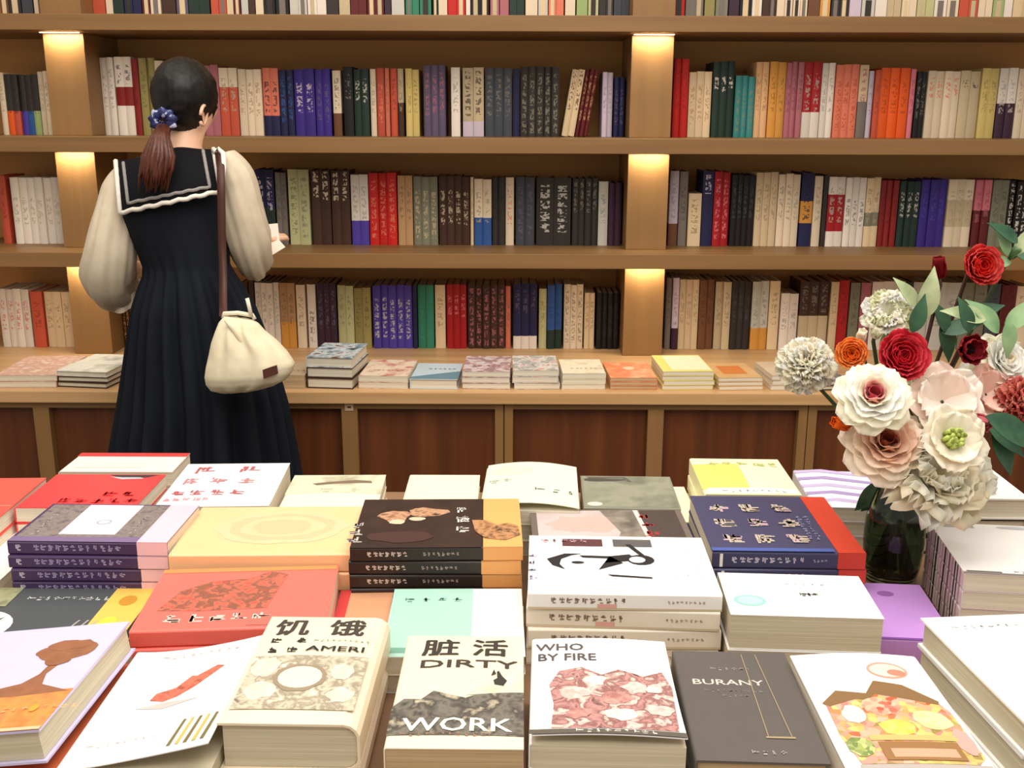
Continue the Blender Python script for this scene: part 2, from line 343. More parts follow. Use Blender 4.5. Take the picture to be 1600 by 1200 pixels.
S4 = [
 (L_, 0, 48, 4, 452, 'white', dict(t=(.3, .8, 'pink'))), (L_, 51, 69, 1, 455, 'brick', {}), (L_, 71, 112, 3, 456, 'ivory', {}),
 (M_, 176, 210, 3, 470, 'dark brown', dict(t=(.1, .9, 'amber'))), (M_, 380, 398, 2, 440, 'dark brown', {}), (M_, 400, 437, 4, 439, 'white', dict(z=(.97, 1.01, 'charcoal'))),
 (M_, 438, 462, 2, 442, 'tan', dict(z=(0, .4, 'amber'))), (M_, 464, 478, 1, 445, 'cream', {}), (M_, 481, 494, 1, 445, 'white', dict(t=(.1, .6, 'grey'))), (M_, 496, 526, 3, 443, 'plum', dict(t=(.3, .9, 'purple-grey'))),
 (M_, 528, 553, 2, 447, 'pale green', {}), (M_, 554, 580, 2, 450, 'olive', {}), (M_, 583, 644, 5, 446, 'violet', dict(t=(.15, .8, 'light grey'))), (M_, 645, 652, 1, 447, 'navy', {}),
 (M_, 653, 678, 2, 446, 'green', dict(t=(.1, .9, 'teal'))), (M_, 680, 696, 1, 446, 'ivory', {}), (M_, 698, 729, 3, 445, 'crimson', dict(t=(.5, .85, 'pink'))),
 (M_, 731, 789, 5, 446, 'dark brown', dict(t=(.05, .95, 'mauve'))), (M_, 790, 798, 1, 447, 'salmon', {}), (M_, 802, 839, 3, 443, 'navy', dict(z=(0, .2, 'white'), t=(.55, .9, 'purple-grey'))),
 (M_, 842, 854, 1, 452, 'pale green', {}), (M_, 855, 878, 2, 445, 'blue', dict(z=(0, .3, 'dark green'))), (M_, 881, 911, 3, 445, 'cream', dict(t=(.1, .9, 'grey-green'))),
 (M_, 913, 929, 2, 458, 'ivory', {}), (M_, 932, 967, 4, 458, 'black', dict(t=(.2, .8, 'charcoal'))),
 (R_, 1040, 1049, 1, 434, 'grey', {}), (R_, 1050, 1060, 1, 434, 'lilac', dict(z=(0, .3, 'plum'))), (R_, 1061, 1091, 3, 437, 'ivory', {}), (R_, 1092, 1115, 2, 438, 'brown', {}),
 (R_, 1117, 1141, 2, 440, 'beige', {}), (R_, 1142, 1172, 3, 440, 'charcoal', dict(t=(.4, .8, 'slate'))), (R_, 1174, 1200, 2, 440, 'light grey', dict(z=(0, .32, 'amber'))),
 (R_, 1201, 1217, 1, 440, 'ivory', {}), (R_, 1219, 1246, 2, 459, 'white', {}), (R_, 1249, 1294, 3, 440, 'dark brown', dict(z=(0, .5, 'beige'), t=(.55, .95, 'grey'))),
 (R_, 1296, 1308, 1, 440, 'ivory', {}), (R_, 1309, 1325, 1, 438, 'crimson', {}), (R_, 1327, 1342, 1, 442, 'grey-green', {}), (R_, 1343, 1358, 1, 442, 'mauve', {}),
 (R_, 1360, 1411, 3, 440, 'white', {}), (R_, 1412, 1422, 1, 441, 'charcoal', {}), (R_, 1424, 1500, 3, 442, 'light grey', {}), (R_, 1501, 1539, 2, 442, 'grey-green', {}),
 (R_, 1540, 1560, 1, 443, 'slate', {}), (R_, 1561, 1585, 2, 445, 'maroon', {}), (R_, 1586, 1608, 1, 447, 'cream', {}),
]
S1 = [(0, 14, 'brown'), (15, 34, 'charcoal'), (35, 52, 'slate'), (53, 60, 'cream'), (146, 165, 'brick'), (166, 177, 'cream'), (178, 194, 'dark green'), (195, 221, 'navy'), (222, 235, 'maroon'),
 (236, 252, 'cream'), (255, 275, 'dark brown'), (276, 294, 'purple-grey'), (295, 328, 'dark green'), (330, 354, 'brick'), (355, 365, 'ivory'), (366, 376, 'maroon'), (377, 388, 'light grey'), (389, 399, 'dark brown'),
 (400, 412, 'cream'), (413, 430, 'black'), (431, 451, 'black'), (453, 480, 'light grey'), (481, 510, 'white'), (511, 529, 'charcoal'), (530, 547, 'beige'), (548, 573, 'maroon'), (574, 600, 'maroon'), (601, 611, 'plum'),
 (612, 632, 'light grey'), (634, 655, 'green'), (656, 674, 'green'), (676, 684, 'dark green'), (685, 699, 'cream'), (700, 727, 'red'), (728, 735, 'white'), (736, 764, 'black'), (766, 780, 'mauve'), (781, 795, 'mauve'),
 (796, 819, 'dark green'), (821, 840, 'cream'), (841, 856, 'light grey'), (857, 881, 'salmon'), (883, 899, 'cream'), (901, 918, 'light green'), (919, 935, 'pale green'), (936, 958, 'charcoal'), (959, 983, 'slate'),
 (1051, 1070, 'red'), (1071, 1099, 'grey'), (1101, 1117, 'olive'), (1118, 1137, 'grey-green'), (1139, 1155, 'plum'), (1156, 1174, 'black'), (1175, 1190, 'white'), (1191, 1212, 'dark brown'), (1214, 1238, 'cream'),
 (1239, 1261, 'cream'), (1262, 1280, 'brown'), (1281, 1297, 'amber'), (1299, 1325, 'charcoal'), (1327, 1345, 'lilac'), (1346, 1366, 'light grey'), (1367, 1385, 'white'), (1386, 1408, 'beige'), (1409, 1432, 'cream'),
 (1433, 1459, 'pale green'), (1460, 1479, 'white'), (1480, 1498, 'cream'), (1499, 1528, 'brick'), (1529, 1550, 'cream'), (1551, 1568, 'light green'), (1569, 1582, 'white'), (1583, 1605, 'ivory')]
BOOKS_N = 0
def put_book(xa, xb, zb, h, col, opt, label, group, depth, yoff, jz):
    global BOOKS_N
    BOOKS_N += 1
    o = bpy.data.objects.new('shelf_book', UB); C.objects.link(o)
    o.scale = (xb - xa, depth, h)
    o.location = ((xa + xb)/2, Y_SP + yoff, zb)
    rnd = random.Random(BOOKS_N*13)
    c1 = lin(COL[col])[:3]; k = 1 + (rnd.random() - .5)*0.22; o['c1'] = [min(1, v*k) for v in c1]
    z = opt.get('z')
    o['c2'] = list(lin(COL[z[2]])[:3]) if z else [0.0, 0.0, 0.0]
    o['b0'] = float(z[0]) if z else 2.0; o['b1'] = float(z[1]) if z else 3.0
    t = opt.get('t')
    o['ct'] = list(lin(COL[t[2]])[:3]) if t else [v*0.55 for v in c1]
    o['t0'] = float(t[0]) if t else 0.35; o['t1'] = float(t[1]) if t else 0.85
    o['tn'] = float(rnd.choice([5, 6, 7, 9])); o['seed'] = rnd.random()*4 + jz*0.0
    tag(o, label, 'book', group)
    if opt.get('lean'):
        a = R(opt['lean']); o.rotation_euler = (0, a, 0); o.location.z = zb + (xb - xa)/2*math.sin(a) + 0.0005
    return o
def shelf_row(rows, zb, ybot, sname):
    cnt = {}
    for bay, x0, x1, n, ytop, col, opt in rows:
        p0, p1 = on_y(x0, (ytop + ybot)/2, Y_SP).x, on_y(x1, (ytop + ybot)/2, Y_SP).x
        h = on_y((x0 + x1)/2, ytop, Y_SP).z - zb
        lo_, hi_ = {L_: (-9, PIL[0][0]), M_: (PIL[0][1], PIL[1][0]), R_: (PIL[1][1], 9)}[bay]
        p0, p1 = max(p0, lo_ + .001), min(p1, hi_ - .001)
        w = (p1 - p0)/n
        for i in range(n):
            key = (bay, col); cnt[key] = cnt.get(key, 0) + 1
            o2 = dict(opt)
            if opt.get('multi'): o2['z'] = (0, .4, ['orange', 'brick', 'violet', 'blue', 'light green'][i % 5])
            nm = col
            if o2.get('z') and o2['z'][2] != col and not o2['z'][0] > 0.9 and o2['z'][0] < .95:
                extra = ' with %s %s' % (o2['z'][2], 'band' if 0 < o2['z'][0] and o2['z'][1] < 1 else ('top' if o2['z'][1] > 1 else 'foot'))
            else: extra = ''
            lab = '%s book%s, %s %s one from left, %s bay, %s' % (nm, extra, ORD[min(cnt[key] - 1, 19)], nm, bay, sname)
            rnd = random.Random(x0*7 + i)
            dh = rnd.uniform(-.002, .002)
            o = put_book(p0 + i*w + .0004, p0 + (i + 1)*w - .0004, zb + .0003, h + dh, col, o2, lab, 'upright books on ' + sname, rnd.uniform(.14, .165), rnd.uniform(-.004, .006), 0)
shelf_row(S2, Z_SH[2], 213, 'second shelf')
shelf_row(S3, Z_SH[3], 383, 'third shelf')
shelf_row(S4, Z_CT, 545, 'counter-level row')
b = MB(); rnd = random.Random(3)
for x0, x1, col in S1:
    p0, p1 = on_y(x0, 15, Y_SP).x, on_y(x1, 15, Y_SP).x
    n = 2 if x1 - x0 > 20 else 1; w = (p1 - p0)/n
    for i in range(n):
        h = rnd.uniform(.2, .235); y0 = Y_SP + rnd.uniform(-.003, .004); m = mat(COL[col])
        a, c = p0 + i*w + .0005, p0 + (i + 1)*w - .0005
        b.box(a, c, y0, y0 + .15, Z_SH[1] + .0003, Z_SH[1] + h, m)
        if rnd.random() < .4:
            b.box(a + w*.25, c - w*.25, y0 - .0004, y0, Z_SH[1] + .02, Z_SH[1] + .07, mat(COL[rnd.choice(['grey', 'beige', 'charcoal', 'ivory'])]))
tag(b.build('top_shelf_books'), 'row of mixed books cut off by the photo top edge, on the topmost board', 'books', None, 'stuff')

# ------------------------------------------------------------------ lying books: covers with printed art
_tc = {}
def text_mesh(st):
    """outline of a line of lettering, height 1, starting at x=0"""
    if st in _tc: return _tc[st]
    cu = bpy.data.curves.new('lettering', 'FONT'); cu.body = st; cu.resolution_u = 2
    o = bpy.data.objects.new('lettering', cu); C.objects.link(o)
    bpy.context.view_layer.update()
    m = bpy.data.meshes.new_from_object(o.evaluated_get(bpy.context.evaluated_depsgraph_get()))
    V = [v.co.copy() for v in m.vertices]; Fs = [list(p.vertices) for p in m.polygons]
    bpy.data.objects.remove(o); bpy.data.curves.remove(cu); bpy.data.meshes.remove(m)
    x0 = min(v.x for v in V); x1 = max(v.x for v in V); y0 = min(v.y for v in V); y1 = max(v.y for v in V)
    V = [((v.x - x0)/(y1 - y0), (v.y - y0)/(y1 - y0)) for v in V]
    _tc[st] = (V, Fs, (x1 - x0)/(y1 - y0)); return _tc[st]
INK = mat((40, 38, 36)); WHITE = mat((244, 242, 238), 0.35, 0.5); CREAMC = mat((238, 222, 192), 0.4, 0.5)
class Cover:
    """art drawn in cover coordinates u (left-right) and v (front-back), both 0..1"""
    def __init__(s, mb, w, d, t, lift): s.mb = mb; s.w = w; s.d = d; s.t = t; s.lift = lift; s.k = 0
    def P(s, u, v, e): return (-s.w/2 + u*s.w, -s.d/2 + v*s.d, s.t + s.lift(u, v) + e)
    def _e(s): s.k += 1; return 0.0002 + s.k*0.00009
    def rect(s, u0, v0, u1, v1, m):
        e = s._e(); n, q = (10, 14) if s.lift is not flat else (1, 1)
        V = [s.P(u0 + (u1 - u0)*i/n, v0 + (v1 - v0)*j/q, e) for j in range(q + 1) for i in range(n + 1)]
        s.mb.add(V, [(j*(n + 1) + i, j*(n + 1) + i + 1, (j + 1)*(n + 1) + i + 1, (j + 1)*(n + 1) + i) for j in range(q) for i in range(n)], m)
    def poly(s, pts, m):
        e = s._e()
        cu = sum(p[0] for p in pts)/len(pts); cv = sum(p[1] for p in pts)/len(pts); n = len(pts)
        if s.lift is flat: s.mb.add([s.P(u, v, e) for u, v in pts], [tuple(range(n))], m)
        else:
            q = []
            for i in range(n):
                a, c = pts[i], pts[(i + 1) % n]; k = max(1, int(max(abs(a[0] - c[0]), abs(a[1] - c[1]))/.08))
                q += [(a[0] + (c[0] - a[0])*j/k, a[1] + (c[1] - a[1])*j/k) for j in range(k)]
            n = len(q); K = 6; V = [s.P(cu, cv, e)]; Fs = [(0, 1 + i, 1 + (i + 1) % n) for i in range(n)]
            for r_ in range(1, K + 1): V += [s.P(cu + (u - cu)*r_/K, cv + (v - cv)*r_/K, e) for u, v in q]
            for r_ in range(K - 1): Fs += [(1 + r_*n + i, 1 + (r_ + 1)*n + i, 1 + (r_ + 1)*n + (i + 1) % n, 1 + r_*n + (i + 1) % n) for i in range(n)]
            s.mb.add(V, Fs, m)
    def ell(s, u, v, ru, rv, m, n=20, wob=0.0, seed=0):
        r = random.Random(seed)
        pts = []
        for k in range(n):
            a = 2*PI*k/n; q = 1 + wob*(r.random() - .5)*2
            pts.append((u + ru*q*math.cos(a), v + rv*q*math.sin(a)))
        s.poly(pts, m)
    def text(s, st, u, v, h, m, rot=0, sx=1.0, mirror=False):
        """h in metres; (u,v) lower-left corner; rot 0 = reads left to right, 90 = reads front to back"""
        V, Fs, wd = text_mesh(st); e = s._e() + (.0004 if s.lift is not flat else 0); out = []
        c, q = math.cos(R(rot)), math.sin(R(rot))
        for x, y in V:
            x, y = x*h*sx, y*h
            out.append((x, y))
        for k, (ox, oy) in enumerate(((0, 0), (h*.05, 0), (h*.025, h*.03))):
            s.mb.add([s.P(u + ((x + ox)*c - (y + oy)*q)/s.w, v + ((x + ox)*q + (y + oy)*c)/s.d, e + k*.00002) for x, y in out], Fs, m)
    def glyphs(s, u, v, size, n, m, rot=0, seed=1, gap=1.25, small=False):
        """a line of small brush-like signs, too small to read"""
        r = random.Random(seed); c, q = math.cos(R(rot)), math.sin(R(rot)); e = s._e()
        for k in range(n):
            for _ in range(4 if small else 8):
                hz = r.random() < .5
                x, y = r.uniform(0, .55), r.uniform(0, .8); a, b_ = (r.uniform(.4, .8), .14) if hz else (.14, r.uniform(.4, .9))
                pts = []
                for dx, dy in ((0, 0), (a, 0), (a, b_), (0, b_)):
                    X, Y = (k*gap + min(1, x + dx))*size, min(1.05, y + dy)*size
                    pts.append(s.P(u + (X*c - Y*q)/s.w, v + (X*q + Y*c)/s.d, e))
                s.mb.add(pts, [(0, 1, 2, 3)], m)
def flat(u, v): return 0.0
def nolab(*a): pass
def book_parts(root, w, d, t, side, cov, pages, art=None, spine_art=None, lift=flat, hard=False, obi=None, round_spine=False):
    """cover (top board, spine, bottom board) and page block under an Empty; side = where the spine is: L R F B"""
    A, Bn = (w, d) if side in 'LR' else (d, w)
    def T(a, bb, z):
        if side == 'L': return (-w/2 + a, bb, z)
        if side == 'R': return (w/2 - a, -bb, z)
        if side == 'F': return (-bb, -d/2 + a, z)
        return (bb, d/2 - a, z)
    th = 0.0025 if hard else 0.0011
    ov = 0.003 if hard else 0.0
    mb = MB()
    rs = min(t*0.5, .016) if round_spine else min(.003, t*.25)
    prof_o, prof_i = [], []
    ns = 7
    for k in range(ns + 1):
        ph = PI/2 + PI*k/ns
        zc = t - rs if k <= ns/2 else rs
        prof_o.append((rs + rs*math.cos(ph), zc + rs*math.sin(ph)))
        prof_i.append((rs + (rs - th*.98)*math.cos(ph) + (.0004), zc + (rs - th*.98)*math.sin(ph)))
    prof = [(A, 0.0)] + prof_o[::-1]
    # spine + bottom board as one bent strip
    strip_o = prof_o + [(A, 0.0)]; strip_i = prof_i + [(A, th)]
    m = len(strip_o)
    V = [T(a, s_*Bn/2, z) for s_ in (-1, 1) for a, z in strip_o] + [T(a, s_*Bn/2, z) for s_ in (-1, 1) for a, z in strip_i]
    Fs = []
    for i in range(m - 1):
        Fs += [(i, m + i, m + i + 1, i + 1), (2*m + i, 2*m + i + 1, 3*m + i + 1, 3*m + i), (i, i + 1, 2*m + i + 1, 2*m + i), (m + i, 3*m + i, 3*m + i + 1, m + i + 1)]
    Fs += [(m - 1, 2*m - 1, 4*m - 1, 3*m - 1), (0, 2*m, 3*m, m)]
    mb.add(V, Fs, cov)
    # top board as a bendable sheet
    n, q = (14, 14) if lift is not flat else (2, 2)
    e0 = rs*0.98
    def UV(i, j):
        a = e0 + (A - e0)*i/n; bb = -Bn/2 + Bn*j/q
        p = T(a, bb, 0); return p[0], p[1], lift((p[0] + w/2)/w, (p[1] + d/2)/d)
    V = []
    for lay in (0, 1):
        for j in range(q + 1):
            for i in range(n + 1):
                x, y, l = UV(i, j); V.append((x, y, t + l - (0 if lay == 0 else th)))
    N1 = (n + 1)*(q + 1); Fs = []
    for j in range(q):
        for i in range(n):
            a = j*(n + 1) + i; Fs.append((a, a + 1, a + n + 2, a + n + 1)); Fs.append((N1 + a, N1 + a + n + 1, N1 + a + n + 2, N1 + a + 1))
    for i in range(n):
        Fs.append((i, N1 + i, N1 + i + 1, i + 1)); a = q*(n + 1) + i; Fs.append((a, a + 1, N1 + a + 1, N1 + a))
    for j in range(q):
        a = j*(n + 1); Fs.append((a, a + n + 1, N1 + a + n + 1, N1 + a)); a += n; Fs.append((a, N1 + a, N1 + a + n + 1, a + n + 1))
    mb.add(V, Fs, cov)
    if art: art(Cover(mb, w, d, t, lift))
    if spine_art: spine_art(mb, T, A, Bn, t)
    mb.build('cover', root)
    pb = MB(); i0 = th*1.05 + .0006
    x0, y0, _ = T(i0 if not round_spine else th + .003, -Bn/2 + ov + .0008, 0); x1, y1, _ = T(A - ov - .0008, Bn/2 - ov - .0008, 0)
    if round_spine:
        pr = [(rs + (rs - th - .0008)*math.cos(PI/2 + PI*k/8), (t - rs if k <= 4 else rs) + (rs - th - .0008)*math.sin(PI/2 + PI*k/8)) for k in range(9)]
        pr += [(A - ov - .001, th + .0004), (A - ov - .001, t - th - .0004)]
        mm = len(pr); V = [T(a, s_*(Bn/2 - ov - .0008), z) for s_ in (-1, 1) for a, z in pr]
        pb.add(V, [(i, (i + 1) % mm, mm + (i + 1) % mm, mm + i) for i in range(mm)] + [tuple(range(mm)), tuple(mm + i for i in range(mm))[::-1]], pages)
    else:
        pb.box(min(x0, x1), max(x0, x1), min(y0, y1), max(y0, y1), th + .0003, t - th - .0003, pages)
    pb.build('page_block', root)
    if obi:
        u0, u1, om, oart = obi
        ob = MB(); g = .0005
        x0, x1 = -w/2 + u0*w, -w/2 + u1*w
        k = 6 if lift is not flat else 1
        for s0 in range(k):
            va, vb = s0/k, (s0 + 1)/k
            za, zb_ = t + lift((u0+u1)/2, va), t + lift((u0+u1)/2, vb)
            ob.add([(x0, -d/2 - g + va*d, za + .0001), (x1, -d/2 - g + va*d, za + .0001), (x1, -d/2 - g + vb*d, zb_ + .0001), (x0, -d/2 - g + vb*d, zb_ + .0001),
                    (x0, -d/2 - g + va*d, za + .0005), (x1, -d/2 - g + va*d, za + .0005), (x1, -d/2 - g + vb*d, zb_ + .0005), (x0, -d/2 - g + vb*d, zb_ + .0005)],
                   [(0, 3, 2, 1), (4, 5, 6, 7), (0, 1, 5, 4), (2, 3, 7, 6), (1, 2, 6, 5), (0, 4, 7, 3)], om)
        if side == 'F': ob.box(x0, x1, -d/2 - g, -d/2 - .0001, .001, t + .0005, om)
        if oart: oart(Cover(ob, w, d, t + .0005, lift))
        o = ob.build('paper_band', root); o['label'] = 'paper band wrapped around the cover'
def spine_marks(specs):
    """specs: (s0, s1, z0, z1, material, kind) along the spine; kind 'bar' or 'sign'"""
    def f(mb, T, A, Bn, t):
        r = random.Random(5)
        for s0, s1, z0, z1, m, kind in specs:
            e = -0.00025
            # s runs left to right as seen from the spine side
            def Q(s, z): return T(e, Bn/2 - s*Bn if True else 0, z*t)
            if kind == 'bar': mb.add([Q(s0, z0), Q(s1, z0), Q(s1, z1), Q(s0, z1)], [(0, 1, 2, 3)], m)
            else:
                hgt = (z1 - z0)*t; n = max(1, int((s1 - s0)*Bn/(hgt*1.15)))
                for k in range(n):
                    c0 = s0 + (s1 - s0)*k/n; cw = (s1 - s0)/n*.8
                    for _ in range(6):
                        a, c = c0 + r.uniform(0, .5)*cw, z0 + r.uniform(0, .7)*(z1 - z0)
                        if r.random() < .5: aa, cc = a + .5*cw, c + .2*(z1 - z0)
                        else: aa, cc = a + .2*cw, min(z1, c + .7*(z1 - z0))
                        mb.add([Q(a, c), Q(aa, c), Q(aa, cc), Q(a, cc)], [(0, 1, 2, 3)], m)
    return f
def pile(x, y, z0, ztop, yaw, w, d, n, side, cov, pages, lab, kind='book', art=None, spine=None, lift=flat, hard=False, obi=None, tt=None, rs=False, group=None,
         roll=0.0, covs=None, jit=1.0, lowlab=None, where='pile', sd=None):
    """n books lying on one another; the top one carries the art. Returns the top book"""
    T = ztop - z0
    tt = tt or T/n
    lo = (T - tt)/(n - 1) if n > 1 else 0
    rnd = random.Random(int(x*1000) + int(y*777)); z = z0 + .0004
    words = ['lowest', 'second from bottom', 'third from bottom', 'fourth from bottom', 'fifth from bottom']
    for k in range(n):
        top = k == n - 1
        t = (tt if top else lo) - .0006
        a = yaw + (0 if top else rnd.uniform(-1.6, 1.6)*jit)
        l = lab if top else '%s book, %s in the pile %s' % (sd or 'matching', words[k], lowlab or 'beneath it')
        o = thing(kind, l, 'book', (x + (0 if top else rnd.uniform(-.002, .002)*jit), y + (0 if top else rnd.uniform(-.002, .002)*jit), z + (w/2*math.sin(abs(R(roll))) if top else 0)), (0, -R(roll) if top else 0, R(a)), group)
        cm = cov if top or not covs else covs[k % len(covs)]
        book_parts(o, w, d, t, side, cm, pages, art if top else None, spine, lift if top else flat, hard, (obi[0], obi[1], obi[2], obi[3] if top else None) if obi else None, rs)
        z += t + .0006
    return o

# ------------------------------------------------------------------ low piles on the counter
def rot_noise(name, cols, s, kind='noise'): return noise_mat(name, cols, (s, s, s), 4, 0.45, 0.4, kind)
GROUPC = 'books lying in low piles on the counter'
cpiles = [  # front-left px, front-right px, y of the top front edge, books, cover, pages, hard, label, slant px at the back
 (-12, 84, 586, 2, rot_noise('blush_print', [(236, 214, 190), (214, 160, 140), (240, 226, 206)], 40), PAGESW, 0, 'blush and cream patterned book at the counter far left', 'far left of the counter', -8, 'cream'),
 (92, 176, 580, 3, rot_noise('pale_jacket', [(224, 226, 208), (238, 234, 220), (170, 176, 160)], 18), PAGESW, 1, 'pale jacketed hardback topping the pile just left of the dark skirt', 'left of the skirt', 22, 'brown-edged hardback'),
 (444, 477, 586, 2, mat((196, 172, 140)), PAGEST, 0, 'small beige book half hidden behind the cream handbag', 'behind the handbag', 4, 'beige'),
 (482, 556, 558, 3, rot_noise('grey_picture', [(60, 60, 62), (150, 170, 180), (220, 222, 220), (120, 84, 70)], 28), PAGESW, 1, 'hardback with a blue, white and dark picture, tallest pile right of the handbag', 'right of the handbag', 16, 'dark-covered hardback'),
 (562, 640, 587, 2, rot_noise('cream_red_print', [(240, 222, 196), (238, 216, 188), (206, 120, 110)], 30), PAGESW, 0, 'cream paperback with faint red print beside the blue-white book', 'left of the blue-white book', 8, 'cream'),
 (642, 717, 592, 1, mat((206, 222, 230), 0.35, 0.5), PAGESW, 1, 'pale blue and white hardback lying alone on the counter', '', 6, 'blue'),
 (723, 798, 580, 3, rot_noise('rose_grey_print', [(196, 180, 176), (224, 210, 204), (176, 130, 130), (150, 142, 142)], 40), PAGESW, 0, 'grey and rose patterned book right of the blue-white one', 'of grey and rose print', 3, 'patterned'),
 (801, 873, 578, 3, rot_noise('multicolour_print', [(222, 210, 196), (160, 162, 156), (236, 226, 214), (206, 150, 140)], 34), PAGESW, 0, 'white book with grey and red speckled picture, middle of the counter', 'of speckled covers', -2, 'speckled white'),
 (878, 946, 583, 3, rot_noise('cream_yellow_print', [(240, 222, 184), (244, 232, 204), (224, 206, 170)], 30), PAGESW, 0, 'cream paperback immediately left of the orange book', 'left of the orange one', -4, 'cream'),
 (952, 1026, 590, 3, rot_noise('orange_print', [(226, 118, 74), (236, 140, 92), (240, 176, 130)], 34), PAGEST, 0, 'orange covered book on the counter below the lit upright', 'under the orange cover', -5, 'orange'),
 (1034, 1114, 580, 4, mat((240, 228, 120), 0.4, 0.5), PAGESW, 0, 'bright yellow book topping a pile right of the orange one', 'under the yellow cover', -6, 'cream'),
 (1120, 1190, 590, 3, rot_noise('tan_print', [(214, 168, 112), (224, 182, 128)], 24), PAGESW, 0, 'tan book with an orange square on its cover', 'under the tan cover', -10, 'tan'),
 (1203, 1268, 586, 3, rot_noise('beige_print', [(222, 200, 168), (206, 180, 146)], 20), PAGESW, 0, 'beige book with a brown edge right of the tan one', 'behind the white bloom', -12, 'beige'),
 (1276, 1325, 594, 2, rot_noise('mono_print', [(238, 230, 222), (90, 80, 84), (232, 220, 214)], 60), PAGESW, 1, 'small book with dark and white picture, last on the counter before the flowers', 'left of the white-pink rose', -12, 'dark-edged'),
]
for x0, x1, yt, n, cv, pg, hard, lab, low, sl, sd in cpiles:
    a, c = on_y(x0, yt, 3.09), on_y(x1, yt, 3.09)
    ztop = a.z; w = c.x - a.x; d = w*1.42 if w > .12 else .17
    def art(cv_, lab=lab):
        if 'tan book' in lab: cv_.rect(.2, .25, .75, .8, mat((212, 128, 66)))
        elif 'blue and' in lab: cv_.poly([(0, 0), (1, 0), (1, .5), (0, .12)], mat((110, 142, 156))); cv_.glyphs(.3, .6, .012, 6, mat((150, 120, 100)))
        elif 'yellow' in lab: cv_.rect(.2, .08, .97, .95, mat((238, 236, 196)))
        elif 'orange covered' in lab: cv_.ell(.5, .6, .12, .1, mat((244, 200, 160)))
        elif 'far left' not in lab and 'pale jacketed' not in lab: cv_.glyphs(.2, .3, .012, 7, mat((150, 100, 84)), small=True, seed=len(lab))
    edge = mat((70, 46, 34)) if hard and 'pale blue' not in lab else None
    pile((a.x + c.x)/2, 3.09 + d/2, Z_CT, ztop, (-sl*0.35), w, d, n, 'L' if sl > 0 else 'R', cv if not (hard and n == 1) else cv, pg, lab, 'hardback_book' if hard else 'paperback_book',
         art=art, hard=bool(hard), covs=[edge or cv], lowlab=low, sd=sd, group=GROUPC)

# ------------------------------------------------------------------ display table
TZ = 0.86
t = thing('display_table', 'wooden display table covered with piles of books in the foreground', 'table', (0.05, 1.15, 0))
TX0, TX1, TY0, TY1 = -1.02, 1.12, 0.74, 1.76
b = MB(); b.box(TX0, TX1, TY0, TY1, TZ - .035, TZ, noise_mat('table_wood', [(130, 100, 74), (146, 114, 86)], (1.5, 24, 24), 4, 0.45), 0.003); part(b, 'tabletop', t)
b = MB(); b.box(TX0 + .08, TX1 - .08, TY0 + .08, TY1 - .08, TZ - .12, TZ - .0355, WOOD); part(b, 'apron', t)
for x in (TX0 + .06, TX1 - .12):
    for y in (TY0 + .06, TY1 - .12):
        b = MB(); b.box(x, x + .06, y, y + .06, 0, TZ - .0355, WOOD_V, .003); part(b, 'leg', t)

# ---- art of the covers
def A_tree(c):
    c.rect(0, .33, 1, 1, mat((206, 200, 236), .4, .5)); c.rect(0, 0, 1, .34, noise_mat('sunset_print', [(206, 110, 60), (232, 150, 78), (214, 120, 80)], (30, 30, 30), 3, .45))
    br = noise_mat('tree_print', [(140, 92, 64), (158, 104, 72)], (60, 60, 60), 3, .5)
    c.poly([(.60, .30), (.98, .32), (.74, .40), (.70, .5), (.74, .60), (.66, .60), (.65, .5), (.58, .42), (.2, .32)], br)
    for u, v, ru, rv in ((.70, .70, .19, .085), (.60, .72, .12, .06), (.80, .73, .12, .065), (.66, .78, .13, .055), (.77, .78, .09, .045), (.70, .62, .09, .05)): c.ell(u, v, ru, rv, br, 16, .12, int(u*100))
    c.rect(0, .0, 1, .025, mat((232, 190, 150))); c.glyphs(.55, .16, .008, 9, mat((240, 180, 120)), small=True)
    c.ell(.84, .18, .03, .03, mat((230, 160, 60)))
def A_bird(c):
    rd = noise_mat('red_bird_print', [(190, 74, 56), (214, 120, 96), (150, 70, 60)], (90, 90, 90), 3, .5)
    c.poly([(.36, .50), (.47, .47), (.56, .50), (.66, .58), (.80, .74), (.74, .76), (.62, .68), (.58, .69), (.5, .58), (.42, .55), (.38, .56)], rd)
    c.poly([(.28, .44), (.5, .40), (.74, .45), (.5, .46)], mat((196, 190, 184)))
    c.ell(.72, .8, .04, .02, mat((236, 220, 216)))
    for k in range(5): c.poly([(.70 + k*.055, .05), (.725 + k*.055, .05), (.74 + k*.055, .26), (.72 + k*.055, .26)], mat((196, 180, 96) if k % 2 else (120, 110, 66)))
    c.glyphs(.25, .9, .008, 9, mat((222, 190, 184)), small=True); c.glyphs(.12, .14, .007, 8, mat((206, 200, 196)), small=True)
ENG = noise_mat('engraving_print', [(120, 108, 92), (206, 196, 172), (150, 138, 118), (232, 222, 198)], (60, 60, 60), 7, .55, distort=.4)
